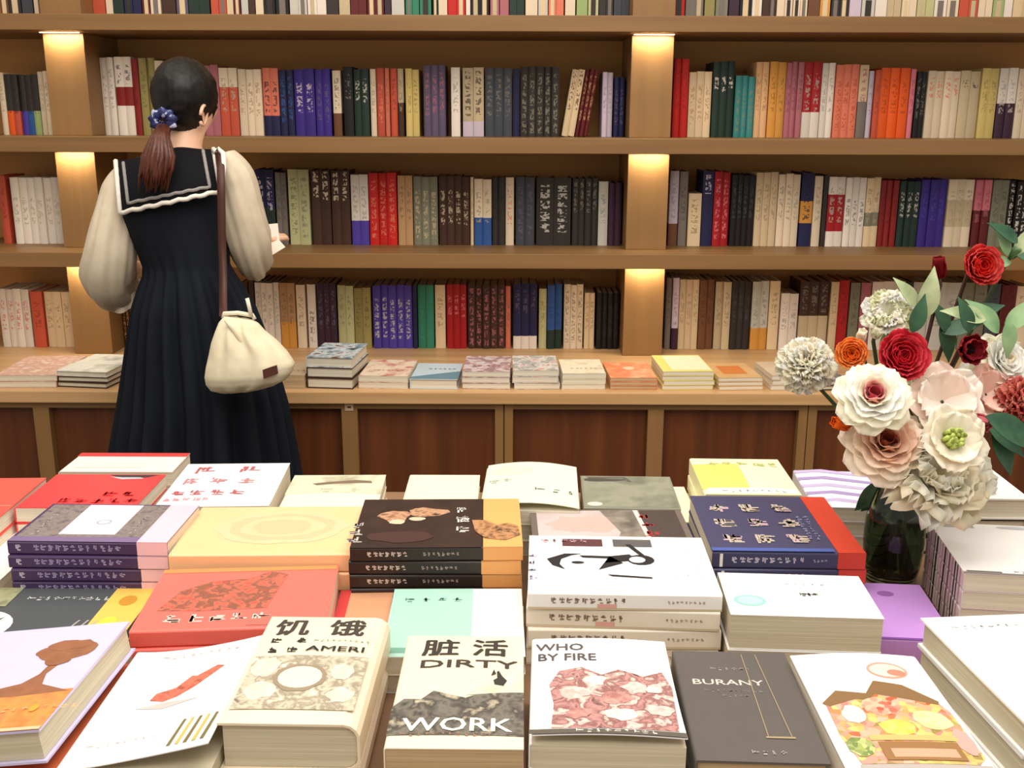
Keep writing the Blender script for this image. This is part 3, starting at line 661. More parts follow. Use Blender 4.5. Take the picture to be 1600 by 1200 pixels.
def A_hunger(c):
    c.text('饥', .08, .78, .038, mat((66, 58, 52)), sx=1.0); c.text('饿', .53, .78, .038, mat((66, 58, 52)), sx=1.0)
    c.glyphs(.10, .695, .0115, 1, INK, seed=4); c.glyphs(.31, .695, .0115, 1, INK, seed=9); c.glyphs(.45, .71, .005, 10, mat((150, 140, 126)), small=True)
    c.glyphs(.10, .595, .012, 1, INK, seed=12); c.glyphs(.26, .595, .012, 1, INK, seed=13); c.text('AMERI', .41, .61, .0105, INK, sx=1.5)
    c.rect(.04, .10, .93, .565, ENG)
    for u, v, ru, rv in ((.16, .46, .11, .09), (.2, .25, .12, .07), (.8, .22, .1, .06), (.76, .42, .09, .07)): c.ell(u, v, ru, rv, noise_mat('engraving_pale', [(206, 196, 176), (228, 218, 198)], (80, 80, 80), 4), 16, .15, int(u*50))
    c.ell(.46, .36, .2, .12, mat((150, 134, 110)), 24, .08, 3); c.ell(.46, .36, .165, .095, mat((238, 224, 196)))
def A_dirty(c):
    c.text('脏', .15, .775, .037, mat((58, 52, 46)), sx=1.05); c.text('活', .57, .775, .037, mat((58, 52, 46)), sx=1.0)
    c.text('DIRTY', .16, .655, .0155, mat((64, 58, 50)), sx=1.65)
    gr = noise_mat('stormy_landscape', [(52, 50, 46), (120, 114, 102), (70, 66, 60), (196, 184, 156)], (50, 50, 50), 6, .55, distort=.2)
    c.poly([(0, .09), (1, .09), (1, .46), (.86, .50), (.72, .40), (.6, .37), (.45, .40), (.3, .44), (.2, .36), (.08, .38), (0, .32)], gr)
    c.poly([(.55, .40), (1, .45), (1, .62), (.86, .58), (.7, .5)], noise_mat('cloud_print', [(236, 224, 194), (206, 194, 166)], (26, 26, 26), 3))
    dk = mat((56, 52, 48)); c.poly([(.77, .50), (.84, .49), (.87, .54), (.83, .58), (.80, .63), (.785, .62), (.79, .56), (.76, .54)], dk); c.poly([(.74, .58), (.78, .6), (.76, .64)], dk)
    c.text('WORK', .10, .115, .021, mat((240, 232, 214)), sx=1.12)
    c.glyphs(.1, .08, .006, 12, mat((150, 120, 100)), small=True)
def A_fire(c):
    dk = mat((88, 80, 78)); c.text('WHO', .03, .86, .0145, dk, sx=.98); c.text('BY FIRE', .05, .75, .0145, dk, sx=.92)
    ph = noise_mat('rose_photo', [(96, 66, 64), (196, 146, 140), (140, 92, 88), (232, 206, 194), (176, 128, 122)], (60, 60, 60), 6, .5, distort=.5)
    c.poly([(.14, .06), (.96, .06), (.98, .5), (.93, .66), (.86, .56), (.74, .62), (.62, .66), (.5, .6), (.36, .68), (.2, .64), (.13, .5), (.16, .3)], ph)
    for i, (u, v, r_) in enumerate(((.3, .42, .1), (.45, .54, .08), (.58, .36, .1), (.72, .48, .09), (.62, .2, .11), (.32, .2, .08), (.86, .26, .09), (.84, .46, .06))):
        c.ell(u, v, r_, r_*.62, noise_mat('petal_photo_%d' % (i % 3), [[(214, 160, 150), (240, 214, 204)], [(232, 196, 184), (248, 230, 222)], [(160, 104, 96), (210, 160, 150)]][i % 3], (90, 90, 90), 4, distort=1.), 14, .25, i)
    c.rect(0, 0, 1, .045, mat((96, 90, 80))); c.glyphs(.3, .008, .007, 9, mat((226, 216, 200)), small=True)
def A_bury(c):
    gd = mat((160, 140, 108)); c.text('BURANY', .12, .655, .0105, mat((202, 196, 184)), sx=1.28); c.glyphs(.3, .8, .006, 6, mat((168, 160, 150)), small=True)
    c.glyphs(.2, .585, .005, 10, mat((140, 134, 126)), small=True); c.glyphs(.34, .54, .0045, 5, mat((150, 144, 136)), small=True)
    for a, b_ in (((.60, .97), (.60, .2)), ((.72, .97), (.78, .2))): c.poly([a, (a[0] + .008, a[1]), (b_[0] + .008, b_[1]), b_], gd)
    c.rect(.585, .185, .81, .2, gd); c.glyphs(.44, .05, .007, 4, mat((176, 168, 158)), small=True)
def A_market(c):
    c.ell(.68, .84, .155, .075, mat((232, 150, 128))); c.ell(.68, .84, .135, .06, mat((244, 206, 190))); c.ell(.74, .82, .07, .03, mat((226, 130, 108)))
    mk = noise_mat('market_print', [(196, 84, 60), (232, 206, 120), (150, 130, 70), (236, 176, 150), (206, 120, 110)], (130, 130, 130), 3, .5, kind='vor')
    c.poly([(.08, .55), (.2, .63), (.4, .60), (.5, .71), (.7, .70), (.9, .58), (.95, .5), (.97, .15), (.9, .1), (.12, .1), (.07, .3)], mk)
    c.poly([(.06, .56), (.2, .66), (.4, .62), (.52, .74), (.72, .71), (.92, .58), (.90, .55), (.7, .67), (.52, .68), (.4, .57), (.2, .6), (.1, .53)], mat((132, 100, 62)))
    pk = noise_mat('fruit_print', [(226, 120, 96), (244, 190, 160), (214, 90, 70)], (160, 160, 160), 3, .5, kind='vor'); yl = noise_mat('lemon_print', [(240, 222, 120), (222, 190, 80), (200, 196, 100)], (170, 170, 170), 3, .5, kind='vor')
    gn = noise_mat('greens_print', [(170, 180, 90), (110, 130, 70), (206, 210, 140)], (170, 170, 170), 3, .5, kind='vor')
    c.ell(.46, .52, .14, .07, pk, 16, .1, 2); c.ell(.5, .36, .13, .06, yl, 16, .1, 3); c.ell(.78, .42, .13, .08, noise_mat('garlic_print', [(240, 228, 170), (226, 206, 130)], (150, 150, 150), 3, .5, kind='vor'), 16, .1, 4)
    c.ell(.24, .46, .08, .07, mat((222, 220, 200)), 16, .1, 5); c.ell(.17, .22, .09, .07, gn, 16, .1, 6); c.ell(.9, .26, .07, .1, mat((226, 160, 150)), 16, .1, 7)
    c.poly([(.26, .26), (.86, .26), (.86, .30), (.26, .30)], mat((220, 176, 110))); c.rect(.3, .12, .84, .25, mat((150, 110, 66))); c.rect(.36, .14, .8, .2, mat((224, 160, 130)))
    c.rect(.1, .06, .97, .09, mat((178, 168, 160)))
def A_right(c): c.glyphs(.15, .86, .008, 9, mat((190, 188, 180)), small=True); c.glyphs(.5, .5, .005, 8, mat((226, 226, 222)), small=True)
def A_purple(c):
    c.rect(.02, .1, .81, .97, noise_mat('taupe_pattern', [(112, 100, 100), (140, 128, 122), (98, 88, 96)], (90, 90, 90), 4)); c.rect(0, 0, .81, .12, mat((124, 104, 140)))
    c.rect(.27, .18, .63, .97, mat((236, 222, 236))); c.ell(.48, .5, .05, .07, mat((170, 170, 190))); c.ell(.48, .5, .035, .05, mat((226, 216, 230)))
    c.glyphs(.13, .15, .007, 9, mat((196, 186, 180)), rot=90, small=True); c.glyphs(.74, .2, .007, 8, mat((186, 176, 166)), rot=90, small=True)
def A_dark(c):
    f = noise_mat('figure_print', [(110, 70, 46), (196, 150, 116), (60, 38, 28)], (60, 60, 60), 3); ft = mat((222, 190, 160))
    c.rect(.0, .0, .76, .99, noise_mat('dark_brown_print', [(44, 30, 24), (60, 40, 32)], (30, 30, 30), 3))
    c.glyphs(.06, .1, .02, 3, mat((196, 186, 176)), rot=90, seed=3); c.ell(.22, .62, .1, .12, f, 14, .2, 1); c.ell(.42, .7, .12, .1, f, 14, .2, 2); c.ell(.36, .56, .05, .04, ft, 12, .1, 2); c.ell(.24, .5, .05, .05, ft, 12, .1, 3)
    c.ell(.3, .2, .2, .12, mat((70, 44, 38)), 14, .2, 4)
    for k in range(3): c.glyphs(.6, .28 + k*.2, .019, 1, mat((226, 218, 206)), seed=20 + k)
    c.glyphs(.68, .5, .009, 2, mat((206, 196, 186)), rot=90)
    c.poly([(.7, .52), (.78, .52), (.86, .42), (.92, .46), (.98, .4), (.99, .22), (.9, .12), (.78, .16), (.72, .3)], noise_mat('creature_print', [(120, 80, 50), (190, 140, 96), (80, 54, 36)], (80, 80, 80), 4))
def A_peach(c):
    for k in range(4): c.ell(.55, .55, .38 - k*.07, .34 - k*.06, mat((252, 200 - k % 2*10, 158 - k % 2*10), .4, .5), 26, .06, k)
def A_redart(c):
    c.poly([(.08, .3), (.3, .28), (.66, .3), (.72, .86), (.62, .92), (.5, .8), (.3, .76), (.16, .62)], noise_mat('red_scene_print', [(176, 84, 66), (130, 88, 70), (214, 110, 88), (196, 70, 56)], (80, 80, 80), 5, distort=.8))
    c.rect(0, .93, .99, 1, mat((236, 140, 84))); c.glyphs(.14, .1, .021, 5, mat((246, 214, 196)), seed=8); c.rect(.58, .04, .8, .14, mat((186, 110, 96)))
def A_teal(c):
    c.rect(.0, 0, .62, 1, mat((166, 206, 190), .45, .4)); c.glyphs(.1, .78, .012, 4, mat((104, 146, 132)), gap=1.7); c.rect(0, .05, .35, .12, mat((110, 160, 140)))
def A_portrait(c):
    bk = mat((36, 34, 36)); c.rect(.19, .80, .42, .94, mat((92, 54, 56))); c.rect(.48, .80, .70, .94, mat((92, 88, 86)))
    c.poly([(.1, .56), (.13, .45), (.2, .38), (.17, .47), (.18, .56), (.24, .63), (.3, .66), (.2, .66)], bk)
    c.poly([(.28, .63), (.45, .62), (.56, .66), (.6, .58), (.56, .54), (.42, .5), (.38, .38), (.47, .46), (.52, .5), (.43, .58), (.3, .59)], bk)
    c.ell(.62, .56, .075, .09, bk, 14); c.ell(.60, .56, .045, .055, WHITE, 14); c.poly([(.55, .84), (.58, .84), (.66, .6), (.64, .58)], bk); c.ell(.27, .5, .035, .02, bk)
    c.poly([(.42, .3), (.66, .26), (.66, .24), (.45, .27)], bk); c.glyphs(.05, .2, .011, 4, mat((190, 180, 206)), rot=90, gap=2); c.glyphs(.07, .86, .01, 5, mat((226, 170, 180)))
    for k in range(3): c.poly([(.78 + k*.07, .3), (.79 + k*.07, .3), (.76 + k*.07, .8), (.75 + k*.07, .8)], mat((214, 212, 214)))
def A_green(c):
    c.ell(.16, .32, .11, .13, mat((150, 226, 190))); c.ell(.16, .32, .085, .095, mat((174, 236, 206))); c.glyphs(.52, .45, .0085, 3, mat((60, 60, 60)), gap=.8); c.glyphs(.44, .7, .006, 5, mat((214, 210, 206)), gap=1.8, small=True)
def A_blue(c):
    gl = mat((190, 176, 160)); pk = mat((196, 160, 176))
    for i in range(3):
        for j in range(3): c.glyphs(.10 + i*.22, .14 + j*.27, .029, 1, gl if (i + j) % 2 else pk, seed=i*5 + j); c.glyphs(.11 + i*.22, .15 + j*.27, .027, 1, gl, seed=i*7 + j + 40)
    for k in range(2): c.glyphs(.72 + k*.05, .2, .007, 10, mat((150, 156, 196)), rot=90, small=True, seed=k)
    c.rect(0, .0, .8, .05, mat((74, 92, 160)))
def A_rosy(c):
    c.rect(.04, .05, .96, .97, noise_mat('grey_rose_print', [(206, 190, 186), (186, 172, 168)], (16, 16, 16), 3)); c.ell(.34, .62, .22, .22, mat((232, 170, 160)), 20, .2, 3)
    c.poly([(.46, .97), (.72, .97), (.72, .05), (.5, .05), (.56, .4)], noise_mat('dark_photo', [(96, 88, 80), (150, 140, 126)], (40, 40, 40), 3)); c.rect(.72, .05, .96, .97, mat((74, 62, 58)))
    c.poly([(.68, .97), (.71, .97), (.75, .05), (.72, .05)], mat((220, 210, 200))); c.glyphs(.8, .3, .02, 3, mat((168, 50, 52)), rot=90, gap=1.6)
def A_sage(c):
    c.rect(.02, .02, .98, .98, noise_mat('sage_photo', [(128, 130, 112), (146, 146, 126), (110, 114, 98)], (18, 18, 18), 3))
    c.ell(.24, .86, .22, .06, mat((76, 72, 66)), 14, .3, 2); c.poly([(.06, .96), (.5, .96), (.56, .8), (.52, .8), (.46, .92), (.1, .9)], mat((92, 86, 80))); c.ell(.12, .1, .08, .06, mat((206, 200, 188)))
def A_palegreen(c): c.ell(.3, .8, .22, .12, mat((226, 230, 190)), 18, .1); c.glyphs(.06, .5, .016, 2, mat((170, 176, 160))); c.glyphs(.55, .26, .016, 3, mat((110, 110, 96)), gap=1.5, small=True)
def A_yellow(c): c.rect(0, .12, .5, .8, mat((246, 232, 110))); c.glyphs(.16, .74, .02, 5, mat((176, 178, 100)), seed=2); c.rect(.05, .02, .98, .14, mat((248, 246, 232))); c.glyphs(.2, .04, .009, 9, mat((110, 112, 96)), small=True)
def A_stripe(c):
    for k in range(5): c.poly([(.0, .1 + k*.2), (.25, .16 + k*.2), (.9, .0 + k*.2), (.9, .06 + k*.2), (.3, .24 + k*.2), (.0, .18 + k*.2)], mat((168, 148, 196) if k % 2 else (196, 180, 216)))
def A_redtext(c):
    rd = mat((176, 92, 96))
    c.glyphs(.14, .72, .034, 2, rd, gap=2.1, seed=3); c.glyphs(.1, .46, .027, 3, mat((190, 130, 132)), gap=1.6, seed=5); c.glyphs(.06, .2, .022, 4, rd, gap=1.4, seed=6); c.glyphs(.04, .1, .012, 5, mat((222, 150, 156)), seed=9)
def A_photo(c):
    c.rect(0, .45, 1, 1, noise_mat('pale_green_photo', [(198, 206, 178), (214, 214, 184), (168, 160, 132)], (20, 20, 20), 4)); c.poly([(.24, .72), (.7, .82), (.86, .8), (.88, .74), (.5, .7), (.3, .66)], mat((126, 106, 86)))
    c.glyphs(.36, .46, .02, 2, mat((190, 186, 160)), gap=2.2)
def A_redblack(c): c.poly([(.5, .98), (.62, .88), (.86, .9), (.95, .98)], mat((60, 56, 60))); c.poly([(.52, .92), (.64, .84), (.84, .86), (.8, .9), (.64, .9)], mat((190, 190, 200))); c.glyphs(.62, .3, .022, 2, mat((186, 22, 32)), seed=4); c.glyphs(.3, .12, .02, 5, mat((206, 40, 48)), seed=5)
def A_brick(c): c.glyphs(.55, .46, .016, 2, mat((110, 30, 30)), gap=1.5, seed=6); c.rect(.5, .36, .98, .38, mat((236, 130, 110))); c.glyphs(.5, .2, .012, 3, mat((140, 40, 36)), seed=2)
def A_swirl(c):
    c.glyphs(.28, .80, .011, 10, mat((200, 200, 196)), gap=1.0, small=True); c.ell(.12, .40, .22, .24, mat((240, 240, 228)), 24); c.poly([(0, .42), (.16, .40), (.26, .55), (.22, .38), (.1, .30), (0, .32)], mat((60, 62, 60)))
    for k in range(3): c.poly([(.62 + k*.05, .1), (.63 + k*.05, .1), (.7 + k*.05, .5), (.69 + k*.05, .5)], mat((180, 172, 160)))
    c.rect(0, .7, .2, 1, noise_mat('leafy_print', [(120, 120, 90), (170, 170, 130)], (60, 60, 60), 3))
def A_swband(c): c.ell(.88, .8, .05, .08, mat((196, 140, 50))); c.ell(.86, .45, .05, .1, mat((240, 210, 70)))
def A_strip(c): c.rect(0, .8, 1, 1, mat((200, 60, 60))); c.rect(.1, .2, .7, .5, mat((246, 214, 206)))
def A_barcode(c): c.rect(.05, .9, .36, .98, mat((180, 176, 170))); c.rect(.03, .02, .3, .055, mat((110, 106, 100))); c.rect(0, 0, 1, .03, mat((130, 126, 120))); c.glyphs(.4, .04, .006, 12, mat((120, 118, 112)), small=True); c.ell(.7, .94, .15, .03, mat((190, 192, 196)))
def A_mauve(c): c.ell(.42, .8, .12, .05, mat((150, 96, 170))); c.rect(0, 0, 1, .03, mat((120, 70, 150)))
OBI_PINK = mat((246, 198, 210), .4, .5)
W_ = MB
# ---- front row, covers facing the camera
def lift_bird(u, v): return 0.030*max(0, (u - .1)/.9)**1.6*(0.75 + .25*(1 - v)) + .004*math.sin(PI*u)*(1 - v)
def lift_fire(u, v): return 0.009*(1 - v)**3 + .003*math.sin(PI*u)
def lift_soft(u, v): return 0.004*math.sin(PI*u)*(.4 + .6*v)
def lift_curl(u, v): return 0.016*(1 - u)**1.4*(.3 + .7*v)
def lift_pad(u, v): return 0.0035*(math.sin(PI*u)*math.sin(PI*min(1, v*1.0)))**.7 if 0 < u < 1 and 0 < v < 1 else 0.0
pile(-.505, .975, TZ, .938, -2.2, .150, .215, 3, 'L', mat((206, 200, 236), .4, .5), PAGES, 'lavender and orange book with a lone brown tree, front left corner of the table', 'hardback_book', A_tree, hard=True, tt=.036, roll=6.5,
     covs=[mat((214, 110, 70))], sd='orange-edged', lowlab='under the lone-tree cover')
pile(-.352, .966, TZ, .918, 0, .146, .222, 2, 'L', WHITE, PAGES, 'white paperback with a red bird picture and its cover curling open', 'paperback_book', A_bird, lift=lift_bird, tt=.034, sd='white', lowlab='under the red-bird cover')
pile(-.209, .992, TZ, .95, -1.1, .136, .218, 2, 'R', CREAMC, PAGES, 'thick cream hardback titled in large Chinese characters above an engraving of coins', 'hardback_book', A_hunger, hard=True, tt=.052, rs=True, lift=lift_pad, sd='cream', lowlab='under the engraving cover')
pile(-.052, .964, TZ, .942, -.5, .130, .216, 3, 'L', CREAMC, PAGEST, 'cream book titled DIRTY WORK over a dark stormy landscape', 'paperback_book', A_dirty, tt=.034, lift=lift_pad, covs=[mat((150, 96, 66))], sd='brown-edged', lowlab='under DIRTY WORK')
pile(.094, .966, TZ, .94, -1.9, .148, .202, 3, 'L', WHITE, PAGES, 'white paperback titled WHO BY FIRE with a rosy flower photograph', 'paperback_book', A_fire, lift=lift_fire, tt=.028, sd='white', lowlab='under WHO BY FIRE')
pile(.240, .966, TZ, .925, -2.4, .126, .208, 2, 'L', mat((92, 86, 82), .45, .4), PAGEST, 'dark grey book with thin gold lines and pale title between two white ones', 'hardback_book', A_bury, hard=True, tt=.03, sd='dark grey', lowlab='under the gold-lined cover')
pile(.374, .930, TZ, .936, -.5, .138, .222, 2, 'R', WHITE, PAGESW, 'white paperback showing a fruit and vegetable market stall', 'paperback_book', A_market, lift=lift_soft, tt=.04, sd='white', lowlab='under the market-stall cover')
pile(.548, .975, TZ, .965, 5.0, .160, .215, 3, 'R', WHITE, PAGES, 'plain white book on a tall pile at the front right corner', 'hardback_book', A_right, tt=.034, hard=True, sd='white', lowlab='at the front right corner')
# ---- middle rows, spines facing the camera
PUR = mat((72, 50, 92), .45, .4)
pile(-.566, 1.375, TZ, .955, -1.3, .216, .139, 5, 'F', PUR, PAGESW, 'purple and taupe book with a white square and a pink paper band', 'hardback_book', A_purple,
     spine_marks([(.05, .1, .3, .75, mat((200, 190, 210)), 'sign'), (.16, .72, .3, .75, mat((170, 156, 190)), 'sign'), (.0, .82, .85, .95, mat((110, 92, 130)), 'bar')]), obi=(.81, 1.0, OBI_PINK, None), tt=.020, sd='purple pink-banded', lowlab='left of the peach book')
DKB = mat((44, 32, 28), .4, .45); OBI_PE = mat((236, 168, 100), .45, .4)
pile(-.101, 1.376, TZ, .957, 1.4, .228, .180, 5, 'F', DKB, PAGEST, 'dark brown book with shadowy figures and a peach paper band', 'hardback_book', A_dark,
     spine_marks([(.1, .34, .35, .7, mat((220, 200, 190)), 'sign'), (.42, .64, .38, .66, mat((180, 160, 150)), 'sign')]), obi=(.77, 1.0, OBI_PE, None), tt=.020, sd='dark brown peach-banded', lowlab='centre of the table')
pile(-.338, 1.388, TZ, .94, 1.5, .243, .176, 3, 'F', mat((250, 200, 150), .4, .5), PAGESW, 'large peach coloured book with faint rings right of the purple pile', 'paperback_book', A_peach, lift=flat, sd='peach', lowlab='right of the purple pile')
pile(-.338, 1.206, TZ, .925, 4.2, .228, .172, 3, 'F', mat((246, 112, 100), .4, .5), PAGESW, 'coral red book with an etched scene and pale lettering', 'paperback_book', A_redart, sd='coral red', lowlab='in front of the peach book')
pile(-.068, 1.176, TZ, .908, 1.0, .166, .178, 2, 'L', mat((240, 236, 230), .4, .5), PAGESW, 'pale teal and white book between coral and portrait books', 'paperback_book', A_teal, sd='white', lowlab='under the teal cover')
pile(-.190, 1.222, TZ, .893, 2, .070, .14, 1, 'L', mat((206, 150, 112), .5), PAGEST, 'narrow brown book peeping out left of the teal one', 'paperback_book', lambda c: c.rect(0, 0, .2, 1, mat((200, 60, 60))))
pile(-.590, 1.212, TZ, .888, 0, .225, .185, 2, 'R', mat((78, 82, 84), .45, .4), PAGES, 'dark grey book with a white swirl and a yellow band, far left', 'paperback_book', A_swirl, obi=(.76, 1.0, mat((236, 190, 90), .45), A_swband), sd='dark grey', lowlab='under the white-swirl cover')
pile(-.770, 1.385, TZ, .895, 0, .15, .2, 1, 'L', mat((240, 236, 226), .5), PAGESW, 'white book at the left edge beside the purple pile', 'paperback_book', nolab)
WHS = mat((236, 226, 208), .45, .4)
pile(.138, 1.238, TZ, .957, -1.5, .232, .175, 4, 'F', WHITE, PAGES, 'white book with a bold black ink drawing of a face, centre right', 'paperback_book', A_portrait,
     spine_marks([(.12, .52, .35, .7, mat((150, 128, 112)), 'sign'), (.72, .92, .4, .6, mat((196, 180, 156)), 'sign'), (.36, .46, .1, .35, mat((226, 170, 160)), 'bar'), (.0, 1, 0.0, .12, mat((206, 190, 160)), 'bar')]), rs=False, tt=.022, covs=[WHS], sd='cream', lowlab='under the ink-drawn face')
pile(.347, 1.172, TZ, .947, -3.2, .176, .118, 2, 'B', WHITE, PAGES, 'white book with a mint green oval, right of the ink-drawn face', 'paperback_book', A_green, tt=.045, lift=flat, sd='white', lowlab='under the mint oval cover')
pile(.371, 1.400, TZ, .948, -1.2, .203, .212, 4, 'F', mat((66, 66, 98), .4, .4), PAGESW, 'navy blue book covered in pale Chinese characters with a red end', 'hardback_book', A_blue,
     spine_marks([(.05, .07, .1, .9, WHITE, 'bar'), (.13, .62, .35, .7, mat((206, 200, 216)), 'sign'), (.66, .76, .42, .6, mat((170, 170, 196)), 'sign')]), obi=(.82, 1.0, mat((208, 66, 44), .45, .4), None), tt=.024, sd='navy blue red-banded', lowlab='left of the vase')
pile(.143, 1.420, TZ, .93, 1.0, .228, .150, 3, 'F', mat((112, 100, 92), .45), PAGEST, 'grey and rose picture book partly under the ink-drawn face pile', 'paperback_book', A_rosy, sd='grey', lowlab='behind the ink-drawn face')
pile(.186, 1.575, TZ, .93, -1.5, .148, .145, 3, 'F', mat((132, 130, 112), .45), PAGEST, 'sage grey book with a dim photograph at the back of the table', 'paperback_book', A_sage, sd='sage grey', lowlab='at the back of the table')
def lift_cg(u, v): return .012*math.sin(PI*min(1, u*.8 + .1))
pile(.030, 1.575, TZ, .935, -2.0, .150, .19, 3, 'L', mat((236, 238, 206), .4, .5), PAGESW, 'pale green-white book with a bowed cover, back row centre', 'paperback_book', A_palegreen, lift=lift_cg, sd='pale green', lowlab='back row centre')
pile(-.112, 1.575, TZ, .925, 0, .118, .18, 3, 'L', mat((246, 232, 200), .4, .5), PAGESW, 'blank cream book behind the dark brown pile', 'paperback_book', nolab, sd='cream', lowlab='behind the dark brown pile')
pile(.372, 1.600, TZ, .948, -1.5, .148, .172, 3, 'L', mat((250, 246, 196), .4, .5), PAGESW, 'yellow and white book standing highest behind the navy one', 'paperback_book', A_yellow, lift=lift_pad, sd='yellow-white', lowlab='behind the navy book')
pile(.262, 1.60, TZ, .90, 0, .06, .16, 2, 'L', mat((246, 242, 200), .4, .5), PAGESW, 'slim cream book between the sage and yellow ones', 'paperback_book', nolab, sd='slim cream')
pile(.545, 1.585, TZ, .932, -4, .155, .17, 3, 'L', mat((244, 240, 246), .4, .5), PAGESW, 'white book with lilac swooshes behind the vase', 'paperback_book', A_stripe, sd='white', lowlab='behind the vase')
pile(-.457, 1.585, TZ, .937, 2.5, .172, .20, 3, 'L', mat((250, 246, 246), .4, .5), PAGESW, 'thick white book with dull red characters, back left', 'paperback_book', A_redtext, lift=lift_pad, tt=.05, sd='white', lowlab='under the dull-red title')
pile(-.284, 1.577, TZ, .925, 1.5, .152, .17, 3, 'L', mat((244, 230, 204), .4, .5), PAGESW, 'cream book with a pale green photograph, back row', 'paperback_book', A_photo, lift=lift_pad, sd='cream', lowlab='under the pale green photo')
pile(-.655, 1.55, TZ, .938, .2, .180, .150, 3, 'L', mat((238, 66, 68), .4, .5), PAGESW, 'bright red book with a black and white mark, back left', 'hardback_book', A_redblack, tt=.025, sd='bright red', lowlab='back left')
pile(-.845, 1.51, TZ, .936, 2, .185, .2, 3, 'L', mat((232, 92, 80), .4, .5), PAGESW, 'brick red book with dark characters at the left edge', 'paperback_book', A_brick, sd='brick red', lowlab='left edge')
pile(-.660, 1.705, TZ, .932, 0, .19, .1, 3, 'L', mat((250, 232, 216), .4, .5), PAGESW, 'pale pink book with a red edge, farthest back on the left', 'paperback_book', A_strip, sd='pale pink', lowlab='farthest back left')
# ---- right side
BK = mat((40, 36, 36), .4, .45)
pile(.705, 1.570, TZ, .95, -1.0, .165, .15, 3, 'R', mat((240, 238, 232), .4, .5), PAGESW, 'white hardback with black edges under the flowers, back right', 'hardback_book', nolab, hard=True, tt=.034, covs=[BK], sd='black-edged', lowlab='back right')
bars = []
rb = random.Random(11); s_ = .04
while s_ < .94:
    wd = rb.uniform(.015, .045); bars.append((s_, s_ + wd, .0, 1.0, rb.choice([mat((60, 46, 50)), mat((196, 150, 160)), mat((120, 90, 96)), mat((206, 180, 176))]), 'bar')); s_ += wd + rb.uniform(.02, .05)
pile(.655, 1.288, TZ, .957, -7.0, .158, .172, 4, 'L', mat((226, 208, 204), .45), PAGESW, 'white magazine on a pile with striped pink and dark spines, right edge', 'magazine', A_barcode,
     lambda mb, T, A, Bn, t: (spine_marks(bars)(mb, T, A, Bn, t), mb.add([(-.0785, -.0855, t + .0001), (.0788, -.0855, t + .0001), (.0788, .0855, t + .0001), (-.0785, .0855, t + .0001)], [(0, 1, 2, 3)], WHITE)), jit=.2, sd='striped-spine', lowlab='right edge')
pile(.502, 1.238, TZ, .893, -4.9, .092, .160, 1, 'F', mat((196, 146, 218), .4, .5), PAGES, 'low lilac purple book in front of the glass vase', 'paperback_book', A_mauve)

